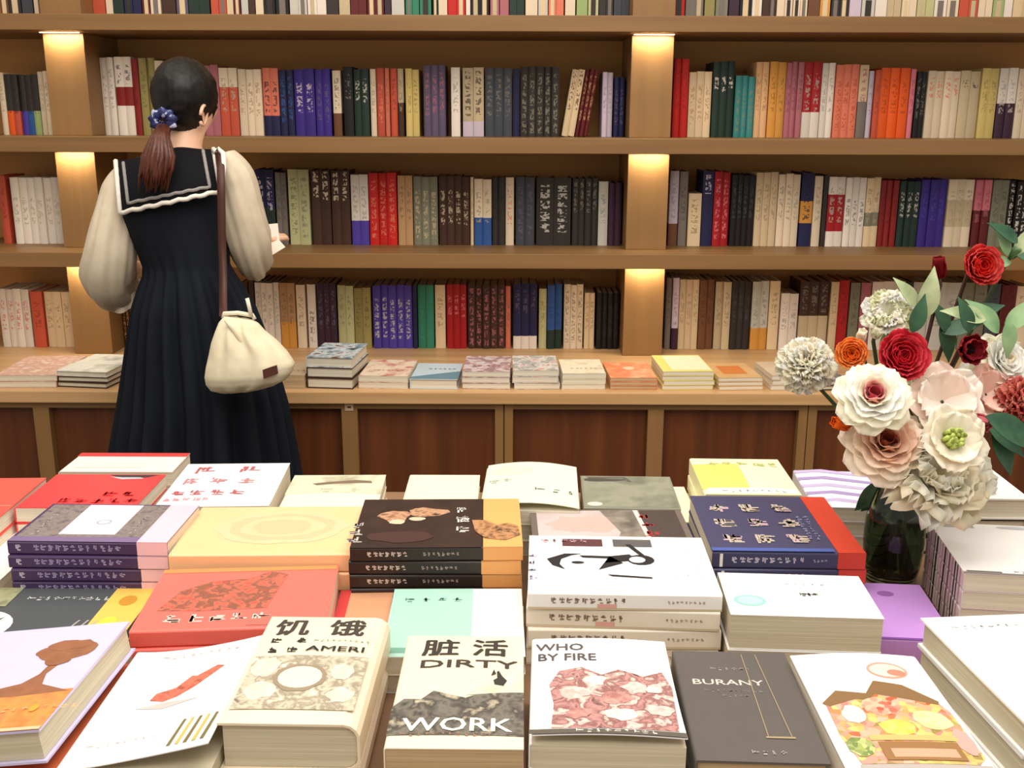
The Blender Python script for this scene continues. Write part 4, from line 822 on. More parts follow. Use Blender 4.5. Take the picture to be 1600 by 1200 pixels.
# ------------------------------------------------------------------ the person browsing at the shelves
PX, PY_ = -.84, 2.72
person = thing('person', 'person with dark ponytail in navy pinafore dress and cream blouse, back turned, browsing shelves', 'person', (PX, PY_, 0))
def ppart(o, parent=None):
    p = parent or person; o.parent = p; o.matrix_parent_inverse = p.matrix_basis.inverted() if p is person else (person.matrix_basis.inverted() if False else Matrix()); return o
SKIN = mat((236, 188, 156), .5, .4, name='skin')
ROOTS = []
def skin_body():
    V = []; E = []; Rr = []
    def v(p, r, par=None):
        V.append(Vector(p)); Rr.append(r if isinstance(r, tuple) else (r, r))
        if par is not None: E.append((par, len(V) - 1))
        return len(V) - 1
    c = on_y(293, 425, PY_)
    pel = v((-.845, 2.73, .98), (.12, .085))
    wa = v((-.848, 2.73, 1.10), (.08, .065), pel); ch = v((-.853, 2.735, 1.24), (.085, .065), wa)
    st = v((-.848, 2.735, 1.35), (.075, .05), ch)
    nb = v((-.838, 2.725, 1.425), .05, st); nk = v((-.825, 2.745, 1.475), .043, nb)
    jaw = v((-.812, 2.775, 1.525), (.052, .055), nk); hd = v((-.822, 2.775, 1.575), (.066, .07), jaw); cr = v((-.826, 2.765, 1.61), (.05, .055), hd)
    fc = v((-.797, 2.845, 1.512), .024, jaw)           # chin, turned right and down
    ns = v((-.790, 2.866, 1.545), .009, hd)
    # arms: left reaches down and forward, right is bent forward with the leaflet
    sl = v((-.985, 2.72, 1.352), .044, st); el = v((-1.04, 2.70, 1.12), .036, sl); wl = v((-1.030, 2.90, 1.09), .024, el); pl = v((-1.022, 2.955, 1.088), (.034, .016), wl)
    sr = v((-.725, 2.73, 1.372), .044, st); er = v((-.665, 2.77, 1.14), .036, sr); wr = v((-.700, 2.93, 1.16), .024, er); pr = v((-.698, 2.985, 1.168), (.034, .016), wr)
    def fingers(par, base, fwd, side):
        fwd = fwd.normalized(); side = side.normalized(); dn = Vector((0, 0, -1))
        for k in range(4):
            o_ = base + side*(-.024 + .0165*k) + fwd*.004; ln = (.072, .080, .075, .060)[k]
            a = v(o_, .0075); ROOTS.append(a)
            b_ = v(o_ + fwd*.026, .0078, a); c_ = v(b_v(b_) + fwd*ln*.45 + dn*.006, .0072, b_); v(b_v(c_) + fwd*ln*.32 + dn*.018, .0062, c_)
        a = v(base - side*.022 - fwd*.02, .0095); ROOTS.append(a); b_ = v(base - side*.044 + fwd*.008, .0088, a); v(base - side*.05 + fwd*.034 + dn*.006, .0075, b_)
    ROOTS.append(0)
    def b_v(i): return V[i]
    fingers(pl, V[pl], Vector((.2, .97, -.1)).normalized(), Vector((.97, -.2, 0)))
    fingers(pr, V[pr], Vector((.25, .95, .12)).normalized(), Vector((-.95, .25, 0)))
    for s in (-1, 1):
        hp = v((-.845 + s*.085, 2.73, .90), .085, pel); kn = v((-.845 + s*.09, 2.735, .50), .055, hp); cf = v((-.845 + s*.09, 2.72, .33), .052, kn)
        an = v((-.845 + s*.09, 2.72, .09), .034, cf); he = v((-.845 + s*.09, 2.70, .05), .032, an); v((-.845 + s*.095, 2.86, .035), (.035, .02), an)
    m = bpy.data.meshes.new('body'); m.from_pydata([tuple(p) for p in V], E, []); m.materials.append(SKIN)
    o = link('body', m)
    sk = o.modifiers.new('skin', 'SKIN')
    if not m.skin_vertices: m.skin_vertices.new() if hasattr(m.skin_vertices, 'new') else None
    return o, V, Rr
o, V, Rr = skin_body()
m = o.data
if len(m.skin_vertices) == 0:
    bm_ = bmesh.new(); bm_.from_mesh(m); bm_.verts.layers.skin.verify(); bm_.to_mesh(m); bm_.free()
for i, sv in enumerate(m.skin_vertices[0].data): sv.radius = Rr[i]; sv.use_root = (i in ROOTS)
o.modifiers['skin'].use_smooth_shade = True
ss = o.modifiers.new('sub', 'SUBSURF'); ss.levels = 2; ss.render_levels = 2
o.parent = person; o.matrix_parent_inverse = person.matrix_basis.inverted()

def pb(mb, name, label=None):
    o = mb.build(name); o.parent = person; o.matrix_parent_inverse = Matrix.Translation(-Vector(person.location))
    if label: o['label'] = label
    return o
def wob(p, f, a): return (noise.noise(Vector(p)*f))*a
# dress ---------------------------------------------------------
NAVY = noise_mat('navy_cloth', [(18, 21, 28), (28, 32, 40)], (14, 14, 3), 4, .85, .15)
NAVYB = mat((20, 22, 28), .9, .12, name='black_navy_cloth')
rows = [  # px y, left, right, depth, centre Y, pleat strength
 (243, 232, 330, .055, 2.735, 0), (252, 200, 349, .072, 2.735, 0), (268, 186, 356, .086, 2.73, 0), (300, 187, 357, .098, 2.725, 0), (335, 193, 354, .102, 2.725, 0), (360, 204, 353, .098, 2.725, .0), (390, 218, 354, .092, 2.725, .001),
 (415, 228, 356, .088, 2.725, .002), (430, 230, 362, .092, 2.725, .005), (450, 224, 374, .105, 2.725, .008), (480, 216, 390, .12, 2.72, .010), (520, 210, 404, .132, 2.72, .012), (570, 203, 420, .142, 2.72, .014),
 (630, 196, 437, .155, 2.72, .016), (690, 189, 448, .165, 2.72, .018), (760, 181, 458, .175, 2.72, .020), (860, 172, 468, .185, 2.72, .022), (960, 166, 478, .19, 2.72, .024)]
NS = 220; rg = []
for py, xl, xr, ry, yc, pl in rows:
    a, c = on_y(xl, py, yc), on_y(xr, py, yc); cx, rx, z = (a.x + c.x)/2, (c.x - a.x)/2, (a.z + c.z)/2
    r = []
    for k in range(NS):
        th = 2*PI*k/NS
        w_ = math.sin(th*21 + 1.5*math.sin(th*3)) + .35*math.sin(th*9 + 1)
        tri = math.copysign(abs(w_)**.7, w_)*pl
        x, y = (rx + tri)*math.cos(th), (ry + tri)*math.sin(th)
        sag = (wob((x*3, y*3, z*2), 1.5, .012) if pl > .004 else wob((x, y, z), 9, .004))
        r.append(Vector((cx + x + sag*.5, yc + y + sag*.4, z)))
    rg.append(r)
# add in-between rings for smoothness
rg2 = []
for i in range(len(rg) - 1):
    for q in range(3): rg2.append([rg[i][k].lerp(rg[i + 1][k], q/3) for k in range(NS)])
rg2.append(rg[-1])
b = MB(); b.rings(rg2, NAVY, caps=False); dress = pb(b, 'pinafore_dress')
so = dress.modifiers.new('thick', 'SOLIDIFY'); so.thickness = .003; so.offset = -1
# waist band seam and armhole straps
# sleeves ---------------------------------------------------------
BL = noise_mat('cream_blouse_cloth', [(204, 188, 162), (220, 206, 182)], (20, 20, 20), 4, .8, .2)
def sleeve(path, name, pleat=.004, cuff=True, seed=0):
    b = MB(); pts = [on_y(px, py, Y) for px, py, Y, r in path]; rad = [p[3] for p in path]
    # resample with Catmull-Rom
    P, Q = [], []
    for i in range(len(pts) - 1):
        p0, p1, p2, p3 = pts[max(0, i - 1)], pts[i], pts[i + 1], pts[min(len(pts) - 1, i + 2)]
        for q in range(6):
            t_ = q/6; P.append(.5*((2*p1) + (p2 - p0)*t_ + (2*p0 - 5*p1 + 4*p2 - p3)*t_*t_ + (-p0 + 3*p1 - 3*p2 + p3)*t_**3)); Q.append(rad[i]*(1 - t_) + rad[i + 1]*t_)
    P.append(pts[-1]); Q.append(rad[-1]); n = 56; V = []; prev = None; L = len(P)
    for i, p in enumerate(P):
        t_ = (P[min(i + 1, L - 1)] - P[max(i - 1, 0)]).normalized()
        a = t_.cross(Vector((0, 1, .1))) if prev is None else prev - t_*prev.dot(t_)
        a.normalize(); prev = a; c_ = t_.cross(a); ring = []
        for k in range(n):
            th = 2*PI*k/n; f = i/L
            rr = Q[i]*(1 + (.05*math.sin(th*7 + seed + f*3) + .03*math.sin(th*15 + f*9))*(.3 + f*1.2)) + wob((p.x*4 + math.cos(th), p.z*4, math.sin(th) + f*2), 1.3, .007)
            d_ = a*math.cos(th) + c_*math.sin(th)
            ring.append(p + d_*rr + Vector((0, 0, -abs(min(0, d_.z))*Q[i]*.25*math.sin(PI*f))))
        V.append(ring)
    b.rings(V, BL, caps=True); return b
bl = sleeve([(206, 272, 2.73, .034), (190, 300, 2.72, .048), (181, 340, 2.71, .054), (172, 390, 2.70, .062), (168, 425, 2.73, .068), (182, 446, 2.80, .060), (204, 442, 2.87, .034), (212, 436, 2.90, .026)], 'sleeve', seed=1)
# loose hanging ruffle at the left cuff
def ruffle(b, px, py, Y, w0, w1, h, mt, ph=0):
    c = on_y(px, py, Y); n = 60; R1 = []
    for j in range(6):
        r = w0 + (w1 - w0)*j/5; ring = []
        for k in range(n):
            th = 2*PI*k/n; q = r*(1 + .16*j/5*math.sin(th*8 + ph))
            ring.append(c + Vector((q*math.cos(th), q*math.sin(th)*.8, -h*j/5*(1 + .15*math.sin(th*3 + ph)))))
        R1.append(ring)
    b.rings(R1, mt, caps=False)
ruffle(bl, 190, 452, 2.80, .042, .056, .05, BL)
s1 = pb(bl, 'blouse_sleeve', 'cream puffed sleeve, arm lowered')
br = sleeve([(345, 250, 2.74, .042), (364, 278, 2.735, .054), (376, 325, 2.74, .056), (388, 372, 2.76, .060), (396, 402, 2.81, .052), (402, 408, 2.90, .036), (405, 406, 2.93, .028)], 'sleeve', seed=4)
s2 = pb(br, 'blouse_sleeve', 'cream puffed sleeve, arm bent forward')
b = MB()   # white cuff edge seen past the waist
ruffle(b, 222, 412, 2.90, .018, .03, .02, mat((236, 230, 222), .7)); pb(b, 'cuff')
# sailor collar ---------------------------------------------------------
COLB = mat((18, 18, 22), .85, .15, name='collar_cloth'); TRIM = mat((236, 228, 214), .8, .2, name='trim_lace'); TRIMG = mat((150, 144, 140), .8, .2, name='trim_grey')
top_l, top_r, bot_r, bot_l = (176, 252), (336, 233), (345, 300), (188, 334)
def colpt(u, v, off=0.0):
    x = (top_l[0]*(1 - u) + top_r[0]*u)*(1 - v) + (bot_l[0]*(1 - u) + bot_r[0]*u)*v
    y = (top_l[1]*(1 - u) + top_r[1]*u)*(1 - v) + (bot_l[1]*(1 - u) + bot_r[1]*u)*v
    # lifts towards the neck in the middle of the upper edge
    y -= 10*math.exp(-((u - .62)/.22)**2)*(1 - v)**2
    Yb = 2.600 + .095*abs(u - .5)**2.2*2.2 + .075*(1 - v)**2.2
    return on_y(x, y, Yb - off)
def sheet(b, u0, u1, v0, v1, off, th, mt, n=24, q=18, wav=0.0):
    for s_, o_ in ((1, off + th), (0, off)):
        V = []
        for j in range(q + 1):
            for i in range(n + 1):
                u, v = u0 + (u1 - u0)*i/n, v0 + (v1 - v0)*j/q
                V.append(colpt(u, v, o_ + wav*math.sin((u + v)*60)))
        b.add(V, [(j*(n + 1) + i, j*(n + 1) + i + 1, (j + 1)*(n + 1) + i + 1, (j + 1)*(n + 1) + i) for j in range(q) for i in range(n)], mt, True)
b = MB(); sheet(b, 0, 1, 0, 1, 0, .003, COLB); pb(b, 'sailor_collar', 'black square sailor collar')
b = MB()
def lace(b, pts, r, mt, amp=.002, off=.006):
    P = []
    for (u0, v0), (u1, v1) in zip(pts[:-1], pts[1:]):
        for k in range(24):
            t_ = k/24; u, v = u0 + (u1 - u0)*t_, v0 + (v1 - v0)*t_; p = colpt(u, v, off); P.append(p + Vector((0, 0, amp*math.sin(len(P)*1.7))))
    P.append(colpt(*pts[-1], off)); b.tube(P, r, mt, 6)
lace(b, [(.03, .0), (-.0, .98), (1.0, .98), (.985, .0)], .0062, TRIM); pb(b, 'lace_trim', 'white wavy edging')
b = MB(); lace(b, [(.10, .05), (.09, .83), (.90, .83), (.88, .03)], .0045, TRIMG, .0012); pb(b, 'braid_trim', 'thin grey inner braid')
# white ruffled strap over the right shoulder
b = MB(); P = [on_y(x, y, Y) for x, y, Y in ((333, 236, 2.68), (341, 233, 2.70), (349, 240, 2.67), (350, 262, 2.63), (347, 285, 2.615), (346, 303, 2.61))]; b.tube(P, [.006, .007, .007, .006, .006, .005], TRIM, 6)
pb(b, 'shoulder_frill', 'white frill')
# hair ---------------------------------------------------------
HAIR = noise_mat('black_hair', [(8, 7, 7), (24, 21, 19)], (140, 140, 8), 4, .42, .3, bump=.4)
HAIRB = noise_mat('reddish_brown_hair', [(44, 20, 12), (92, 44, 24), (66, 30, 18)], (150, 150, 5), 4, .4, .45, bump=.3)
b = bmesh.new(); bmesh.ops.create_uvsphere(b, u_segments=64, v_segments=44, radius=1)
hc = on_y(288, 146, 2.745); sc = on_y(257, 188, 2.66)
for w in b.verts:
    n_ = w.co.copy(); p = Vector((n_.x*.081, n_.y*.098, n_.z*.088)) + hc
    if n_.z < 0: p.z -= .018*(-n_.z)
    # drawn back to the ponytail
    d_ = (sc - p); f = math.exp(-(d_.length/.055)**2); p += d_*f*.55
    # open face side, lower right-front
    if n_.x > .2 and n_.z < -.25: p.x -= .03*(n_.x - .2)*min(1, (-.25 - n_.z)*2.2)
    if n_.y > .35 and n_.z < .25: p.y -= .07*(n_.y - .35)
    p += n_*wob((n_.x*8 + n_.z*3, n_.y*8, n_.z*2), 2.2, .003)
    w.co = p
hb = me('hair', [v.co for v in b.verts], [[v.index for v in f.verts] for f in b.faces], [HAIR], smooth=True); b.free()
o = link('hair', hb, person); o.matrix_parent_inverse = Matrix.Translation(-Vector(person.location))
hair = o
b = MB(); r_ = random.Random(5)   # ponytail: many tapering locks
for k in range(90):
    a = r_.uniform(0, 2*PI); q = r_.random()**.5
    s_ = on_y(256, 196, 2.645) + Vector((.012*q*math.cos(a), .012*q*math.sin(a), 0))
    px_m, px_e = 247 + 24*q*math.cos(a), 240 + 24*q*math.cos(a) + r_.uniform(-5, 5); ye = r_.uniform(272, 303)
    m1 = on_y(px_m*.5 + 126, 216, 2.612 + .022*q*math.sin(a)); m2 = on_y(px_m, 245, 2.585 + .022*q*math.sin(a)); e_ = on_y(px_e, ye, 2.578 + .012*q*math.sin(a))
    b.tube([s_, m1, m2, m2.lerp(e_, .5) + Vector((r_.uniform(-.004, .004), 0, 0)), e_], [.005, .0075, .0075, .005, .0006], HAIRB, 6)
o = pb(b, 'ponytail', 'reddish brown ponytail')
b = MB()   # stray side locks by the right cheek
for k in range(14):
    b.tube([on_y(322 + k*.8, 150, 2.75), on_y(329 + k*.7, 168, 2.765), on_y(332 + k*.4, 186 - k, 2.78)], [.005, .004, .001], HAIR, 5)
pb(b, 'side_lock', 'dark lock hanging by the cheek')
b = MB()   # ear
e_ = on_y(318, 180, 2.700); rr = []
b.tube([e_ + Vector((.004*math.sin(a), .012*math.cos(a) , .024*math.sin(a) if False else 0)) + Vector((0, .014*math.cos(a), .024*math.sin(a))) for a in [k*PI/8 for k in range(-6, 9)]], .0045, SKIN, 8)
b.add([e_ + Vector((-.0005, .010*math.cos(k*PI/8), .019*math.sin(k*PI/8))) for k in range(16)], [tuple(range(16))], SKIN); pb(b, 'ear')
b = MB()   # scrunchie
BLU = noise_mat('blue_white_scrunchie', [(24, 28, 70), (44, 50, 104), (190, 192, 214)], (60, 60, 60), 2, .6, stops=[.4, .55, .62]); ring = []
for i in range(40):
    th = 2*PI*i/40; rr = []
    for k in range(10):
        ph = 2*PI*k/10; q = .020 + (.0135 + .003*math.sin(th*9))*math.cos(ph)
        rr.append(sc + Vector((q*math.cos(th)*1.05 + .001, -.014 + .012*math.sin(ph), q*math.sin(th)*.9)))
    ring.append(rr)
ring.append(ring[0]); b.rings(ring, BLU, caps=False); pb(b, 'scrunchie', 'navy and white scrunchie')
# shoes
b = MB()
for s_ in (-1, 1):
    R_0 = []
    for j in range(9):
        y = 2.66 + .24*j/8; w_ = (.028, .036, .038, .038, .042, .045, .043, .034, .014)[j]; h_ = (.06, .075, .07, .06, .055, .05, .045, .036, .02)[j]
        R_0.append([Vector((-.845 + s_*.092 + w_*math.cos(a), y, max(.0005, h_*.5 + h_*.5*math.sin(a)))) for a in [2*PI*k/16 for k in range(16)]])
    b.rings(R_0, mat((30, 26, 26), .35, .5))
pb(b, 'shoes')
# leaflet in the right hand
b = MB(); p0, p1, p2, p3 = on_y(403, 352, 2.965), on_y(434, 350, 2.96), on_y(443, 384, 2.93), on_y(424, 398, 2.92)
PAP = mat((240, 232, 218), .6)
for (a, c, d, e) in ((on_y(402, 352, 2.99), on_y(434, 349, 2.985), on_y(437, 378, 2.96), on_y(412, 380, 2.965)), (on_y(412, 380, 2.9648), on_y(437, 376, 2.9595), on_y(446, 386, 2.94), on_y(425, 399, 2.935))):
    V = [a, c, d, e]; nrm = (c - a).cross(e - a).normalized()*.0007; b.add([p + nrm for p in V] + [p - nrm for p in V], [(0, 1, 2, 3), (7, 6, 5, 4), (0, 4, 5, 1), (1, 5, 6, 2), (2, 6, 7, 3), (3, 7, 4, 0)], PAP)
tag(b.build('leaflet'), 'open white leaflet held in the raised right hand of the person', 'leaflet')
# handbag ---------------------------------------------------------
BAG = noise_mat('cream_bag_cloth', [(226, 212, 178), (238, 226, 196)], (30, 30, 30), 4, .75, .25, bump=.2)
YB = 2.500
bag = thing('handbag', 'cream pouch handbag with dark brown tag hanging at the hip', 'handbag', tuple(on_y(392, 600, YB)))
def bpart(mb, name, label=None):
    o = mb.build(name); o.parent = bag; o.matrix_parent_inverse = Matrix.Translation(-Vector(bag.location))
    if label: o['label'] = label
    return o
rr = [(494, 350, 396, .012, 500), (504, 342, 404, .022, 506), (517, 337, 414, .034, 518), (535, 331, 432, .045, 533), (555, 327, 449, .053, 551), (573, 323, 460, .058, 568), (588, 321, 457, .058, 580), (600, 323, 448, .050, 592), (609, 330, 430, .036, 601), (614, 345, 405, .016, 609)]
R0 = []; n = 96
for yl, xl, xr, dp, yr in rr:
    a, c = on_y(xl, yl, YB), on_y(xr, yr, YB); r = []
    for k in range(n):
        th = 2*PI*k/n; u = .5 + .5*math.cos(th); p = a.lerp(c, u)
        f = 1 + .16*math.sin(u*19 + 1)*(1 if dp < .05 else .35)
        sy = math.sin(th); p = p + Vector((0, math.copysign(abs(sy)**.8, sy)*dp*f, 0)); r.append(p + Vector((0, wob((u*9, 0, 0), 1, .004), 0)))
    R0.append(r)
R1 = []
for i in range(len(R0) - 1):
    for q in range(3): R1.append([R0[i][k].lerp(R0[i + 1][k], q/3) for k in range(n)])
R1.append(R0[-1]); b = MB(); b.rings(R1, BAG); bpart(b, 'bag_body')
b = MB(); b.tube([on_y(x, y, YB) for x, y in ((349, 497), (350, 490), (372, 489), (395, 493), (398, 499))], .0055, mat((236, 226, 200), .5), 8); bpart(b, 'clasp_frame')
b = MB(); b.tube([on_y(x, y, YB - .005) for x, y in ((393, 495), (389, 478), (386, 466))] , .005, mat((236, 228, 206), .5), 8)
b.tube([on_y(x, y, YB - .03) for x, y in ((352, 500), (364, 512), (376, 530), (381, 548))], [.004, .008, .009, .003], BAG, 8); bpart(b, 'gather', 'cream gathered fold')
b = MB()
ya = YB - .0585; V = [on_y(410, 578, ya + .001), on_y(432, 571, ya + .006), on_y(434, 584, ya + .006), on_y(412, 592, ya + .001)]
b.add(V + [v + Vector((0, .006, 0)) for v in V], [(3, 2, 1, 0), (4, 5, 6, 7), (0, 1, 5, 4), (1, 2, 6, 5), (2, 3, 7, 6), (3, 0, 4, 7)], mat((86, 44, 34), .6)); bpart(b, 'brand_tag', 'dark brown leather tag')
b = MB(); STR = mat((74, 40, 30), .5, .4, name='brown_strap')
sp = [(342, 238, 2.69), (345, 262, 2.617), (346, 310, 2.602), (347, 370, 2.612), (349, 430, 2.604), (349, 470, 2.56), (349, 494, 2.51)]
pts = [on_y(*q) for q in sp]; V = []
for p in pts: V += [p + Vector((-.0095, -.003, 0)), p + Vector((.0095, -.002, 0)), p + Vector((.0095, .001, 0)), p + Vector((-.0095, .001, 0))]
Fs = []
for i in range(len(pts) - 1):
    for k in range(4): Fs.append((i*4 + k, i*4 + (k + 1) % 4, i*4 + 4 + (k + 1) % 4, i*4 + 4 + k))
b.add(V, Fs, STR, True); bpart(b, 'shoulder_strap', 'brown leather strap')

# ------------------------------------------------------------------ vase and flowers
VX, VY = .549, 1.405
glass = bpy.data.materials.new('dark_green_glass'); glass.use_nodes = True
g = glass.node_tree.nodes['Principled BSDF']; g.inputs['Base Color'].default_value = (.30, .40, .28, 1); g.inputs['Transmission Weight'].default_value = 1; g.inputs['Roughness'].default_value = .02; g.inputs['IOR'].default_value = 1.46
vase = thing('glass_vase', 'dark green-tinted glass vase holding the flowers, behind the lilac book', 'vase', (VX, VY, TZ + .0005))
prof = [(.030, 0), (.036, .004), (.0405, .03), (.0425, .06), (.0415, .09), (.036, .118), (.030, .140), (.0285, .158), (.033, .176), (.036, .182)]
n = 48; RG = [[Vector((r*math.cos(2*PI*k/n)*(1 + .012*math.sin(12*PI*k/n)), r*math.sin(2*PI*k/n), z)) for k in range(n)] for r, z in prof]
inn = [(r - .003, max(z, .007)) for r, z in prof][::-1]
RG += [[Vector((r*math.cos(2*PI*k/n), r*math.sin(2*PI*k/n), z)) for k in range(n)] for r, z in inn]
b = MB(); b.rings(RG, glass); b.build('glass_body', vase)
wat = bpy.data.materials.new('vase_water'); wat.use_nodes = True; w_ = wat.node_tree.nodes['Principled BSDF']
w_.inputs['Base Color'].default_value = (.55, .66, .5, 1); w_.inputs['Transmission Weight'].default_value = 1; w_.inputs['Roughness'].default_value = 0; w_.inputs['IOR'].default_value = 1.33
b = MB(); wp = [(r - .0034, max(z, .0075)) for r, z in prof if z <= .118]; b.rings([[Vector((r*math.cos(2*PI*k/n), r*math.sin(2*PI*k/n), z)) for k in range(n)] for r, z in wp], wat); b.build('water', vase)

STEM = mat((62, 74, 44), .6, name='green_stem'); STEMB = mat((70, 42, 34), .6, name='brown_stem')
LEAF = noise_mat('dark_leaf', [(40, 74, 52), (66, 104, 74)], (40, 40, 40), 4, .45); LEAFL = noise_mat('light_leaf', [(120, 160, 112), (160, 190, 140)], (40, 40, 40), 4, .5); LEAFG = noise_mat('sage_leaf', [(150, 166, 120), (196, 204, 160)], (40, 40, 40), 4, .5)
def frame(dirv):
    z = Vector(dirv).normalized(); x = z.cross(Vector((0, 0, 1)) if abs(z.z) < .95 else Vector((1, 0, 0))).normalized(); return x, z.cross(x), z
def petal(b, c, fr, ang, tilt, base, ln, wd, cup, mt, ruf=0.0, seed=0, curl=0.0, point=0.0):
    """petal starting 'base' from the axis, opening by tilt (0 closed along the axis, pi/2 flat)"""
    x, y, z = fr; n, q = 8, 8; out = x*math.cos(ang) + y*math.sin(ang); sd = -x*math.sin(ang) + y*math.cos(ang); V = []
    for lay in (0, 1):
        for j in range(q + 1):
            t_ = j/q; a = tilt + curl*t_*t_
            cen = c + out*(base + ln*math.sin(tilt + curl*t_*.5)*t_) + z*(ln*math.cos(tilt + curl*t_*.5)*t_)
            w_ = wd*(math.sin(PI*min(1, t_*.78 + .12))**.7)*(1 - point*t_)
            nr = (z*math.sin(a) - out*math.cos(a))
            for i in range(n + 1):
                s_ = -1 + 2*i/n
                r_f = ruf*math.sin(s_*9 + seed*2.1 + t_*3)*t_ + ruf*.6*math.sin(s_*17 + seed)*t_*t_
                V.append(cen + sd*(w_*s_) + nr*(cup*s_*s_*wd + r_f) + nr*(.0004 if lay else -.0004))
    m_ = (n + 1)*(q + 1); Fs = []
    for j in range(q):
        for i in range(n):
            a = j*(n + 1) + i; Fs.append((a, a + 1, a + n + 2, a + n + 1)); Fs.append((m_ + a, m_ + a + n + 1, m_ + a + n + 2, m_ + a + 1))
    for i in range(n): a = q*(n + 1) + i; Fs.append((a, a + 1, m_ + a + 1, m_ + a))
    b.add(V, Fs, mt, True)
def leaf(b, p, d, up, ln, wd, mt, bend=.3):
    d = Vector(d).normalized(); up = Vector(up); s_ = d.cross(up).normalized(); u = s_.cross(d).normalized(); V = []; q = 10
    for lay in (0, 1):
        for j in range(q + 1):
            t_ = j/q; w_ = wd*math.sin(PI*min(1, t_**.8))*.5 if 0 < j < q else wd*.02
            c = Vector(p) + d*(ln*t_) - u*(bend*ln*t_*t_)
            for k in (-1, 0, 1): V.append(c + s_*w_*k + u*(abs(k)*w_*.25) + u*(.0004 if lay else -.0004))
    m_ = 3*(q + 1); Fs = []
    for j in range(q):
        for i in (0, 1): a = j*3 + i; Fs.append((a, a + 1, a + 4, a + 3)); Fs.append((m_ + a, m_ + a + 3, m_ + a + 4, m_ + a + 1))
    b.add(V, Fs, mt, True)
def petal_mat(q):
    nm = 'petal_%d_%d_%d' % tuple(q)
    if nm in _mats: return _mats[nm]
    m = mat(q, .6, .15, name=nm); nt = m.node_tree; bs = nt.nodes['Principled BSDF']
    tr = nt.nodes.new('ShaderNodeBsdfTranslucent'); tr.inputs['Color'].default_value = lin([min(255, v*1.02) for v in q])
    mx = nt.nodes.new('ShaderNodeMixShader'); mx.inputs[0].default_value = .42
    nt.links.new(bs.outputs[0], mx.inputs[1]); nt.links.new(tr.outputs[0], mx.inputs[2]); nt.links.new(mx.outputs[0], nt.nodes['Material Output'].inputs[0])
    _mats[nm] = m
    return m
def flower(px, py, Y, dirv, kind, rad, label, name, cols, leaves=(), stem=STEM, seed=1):
    c = on_y(px, py, Y); fr = frame(dirv); z = fr[2]; rr = random.Random(seed)
    base = c - z*rad*.35
    root = thing(name, label, 'flower', tuple(base), group='flowers in the vase')
    loc = Vector(base)
    def fp(mb, nm, lb=None):
        o = mb.build(nm); o.parent = root; o.matrix_parent_inverse = Matrix.Translation(-loc)
        if lb: o['label'] = lb
    mts = [petal_mat(q) for q in cols]; b = MB()
    if kind in ('rose', 'peony'):
        L = 7 if kind == 'rose' else 8
        for k in range(L):
            f = (k + 1)/L; npet = 3 + k if k < 4 else 7; tl = .1 + 1.22*f**1.2 if kind == 'rose' else .05 + 1.0*f**1.3
            for i in range(npet):
                mt = mts[min(len(mts) - 1, int(f*len(mts)*.999))]
                petal(b, base, fr, 2*PI*i/npet + k*.7 + rr.uniform(-.1, .1), tl + rr.uniform(-.06, .06), rad*.10*f, rad*(.55 + .5*f), rad*(.28 + .26*f), .45 - .3*f, mt, rad*.025*f, rr.random()*9, curl=.5*f if kind == 'rose' else -.35*f)
    elif kind == 'ball':
        for i in range(110):
            zz = 1 - 1.5*(i + .5)/110; th = i*2.39996; tl = math.acos(max(-1, min(1, zz)))
            petal(b, c - z*rad*.2, fr, th, tl, 0, rad*rr.uniform(.85, 1.08), rad*.27, .3, mts[i % len(mts)], rad*.06, rr.random()*9)
    elif kind == 'open':
        for k, (np_, tl, ln) in enumerate(((5, 1.25, 1.0), (5, .95, .82))):
            for i in range(np_): petal(b, base, fr, 2*PI*i/np_ + k*.6, tl + rr.uniform(-.08, .08), rad*.05, rad*ln, rad*.55, .15, mts[(i + k) % len(mts)], rad*.05, rr.random()*9)
    elif kind == 'ruffle':
        for k in range(5):
            for i in range(8): petal(b, base, fr, 2*PI*i/8 + k*.5, .45 + .24*k + rr.uniform(-.1, .1), rad*.05, rad*(.7 + .09*k), rad*.38, .1, mts[(i + k) % len(mts)], rad*.10, rr.random()*9)
    elif kind == 'bud':
        for k in range(3):
            for i in range(3 + k): petal(b, base, fr, 2*PI*i/(3 + k) + k*.9, .12 + .16*k, rad*.12, rad*(1.5 + .1*k), rad*.5, .7, mts[min(k, len(mts) - 1)], 0, 0, curl=-.5)
    elif kind == 'anemone':
        for k in range(2):
            for i in range(7): petal(b, base, fr, 2*PI*i/7 + k*.4, .95 - .3*k, rad*.1, rad*1.1, rad*.42, .35, mts[(i + k) % len(mts)], rad*.03, rr.random()*9, curl=-.5)
    fp(b, 'bloom')
    if kind == 'anemone' or name == 'hellebore':
        b = MB(); cm = mat((36, 14, 18), .7) if kind == 'anemone' else mat((176, 190, 90), .7)
        for i in range(26):
            a = rr.uniform(0, 2*PI); q = rr.uniform(0, 1)**.5*rad*.26; p = base + z*rad*.12 + fr[0]*q*math.cos(a) + fr[1]*q*math.sin(a)
            b.tube([p, p + z*rad*.34], [rad*.05, rad*.075], cm, 6)
        fp(b, 'flower_center', 'dark centre' if kind == 'anemone' else 'green centre')
    # stem down through the vase neck
    a = rr.uniform(0, 2*PI); tp = Vector((VX + .016*math.cos(a), VY + .016*math.sin(a), TZ + .17)); ft = Vector((VX - .022*math.cos(a), VY - .022*math.sin(a), TZ + .014))
    md = base.lerp(tp, .5) + Vector((0, 0, -.01)) - z*.02
    b = MB(); b.tube([base, base - z*rad*.5, md, tp, tp.lerp(ft, .5), ft], .0028, stem, 7)
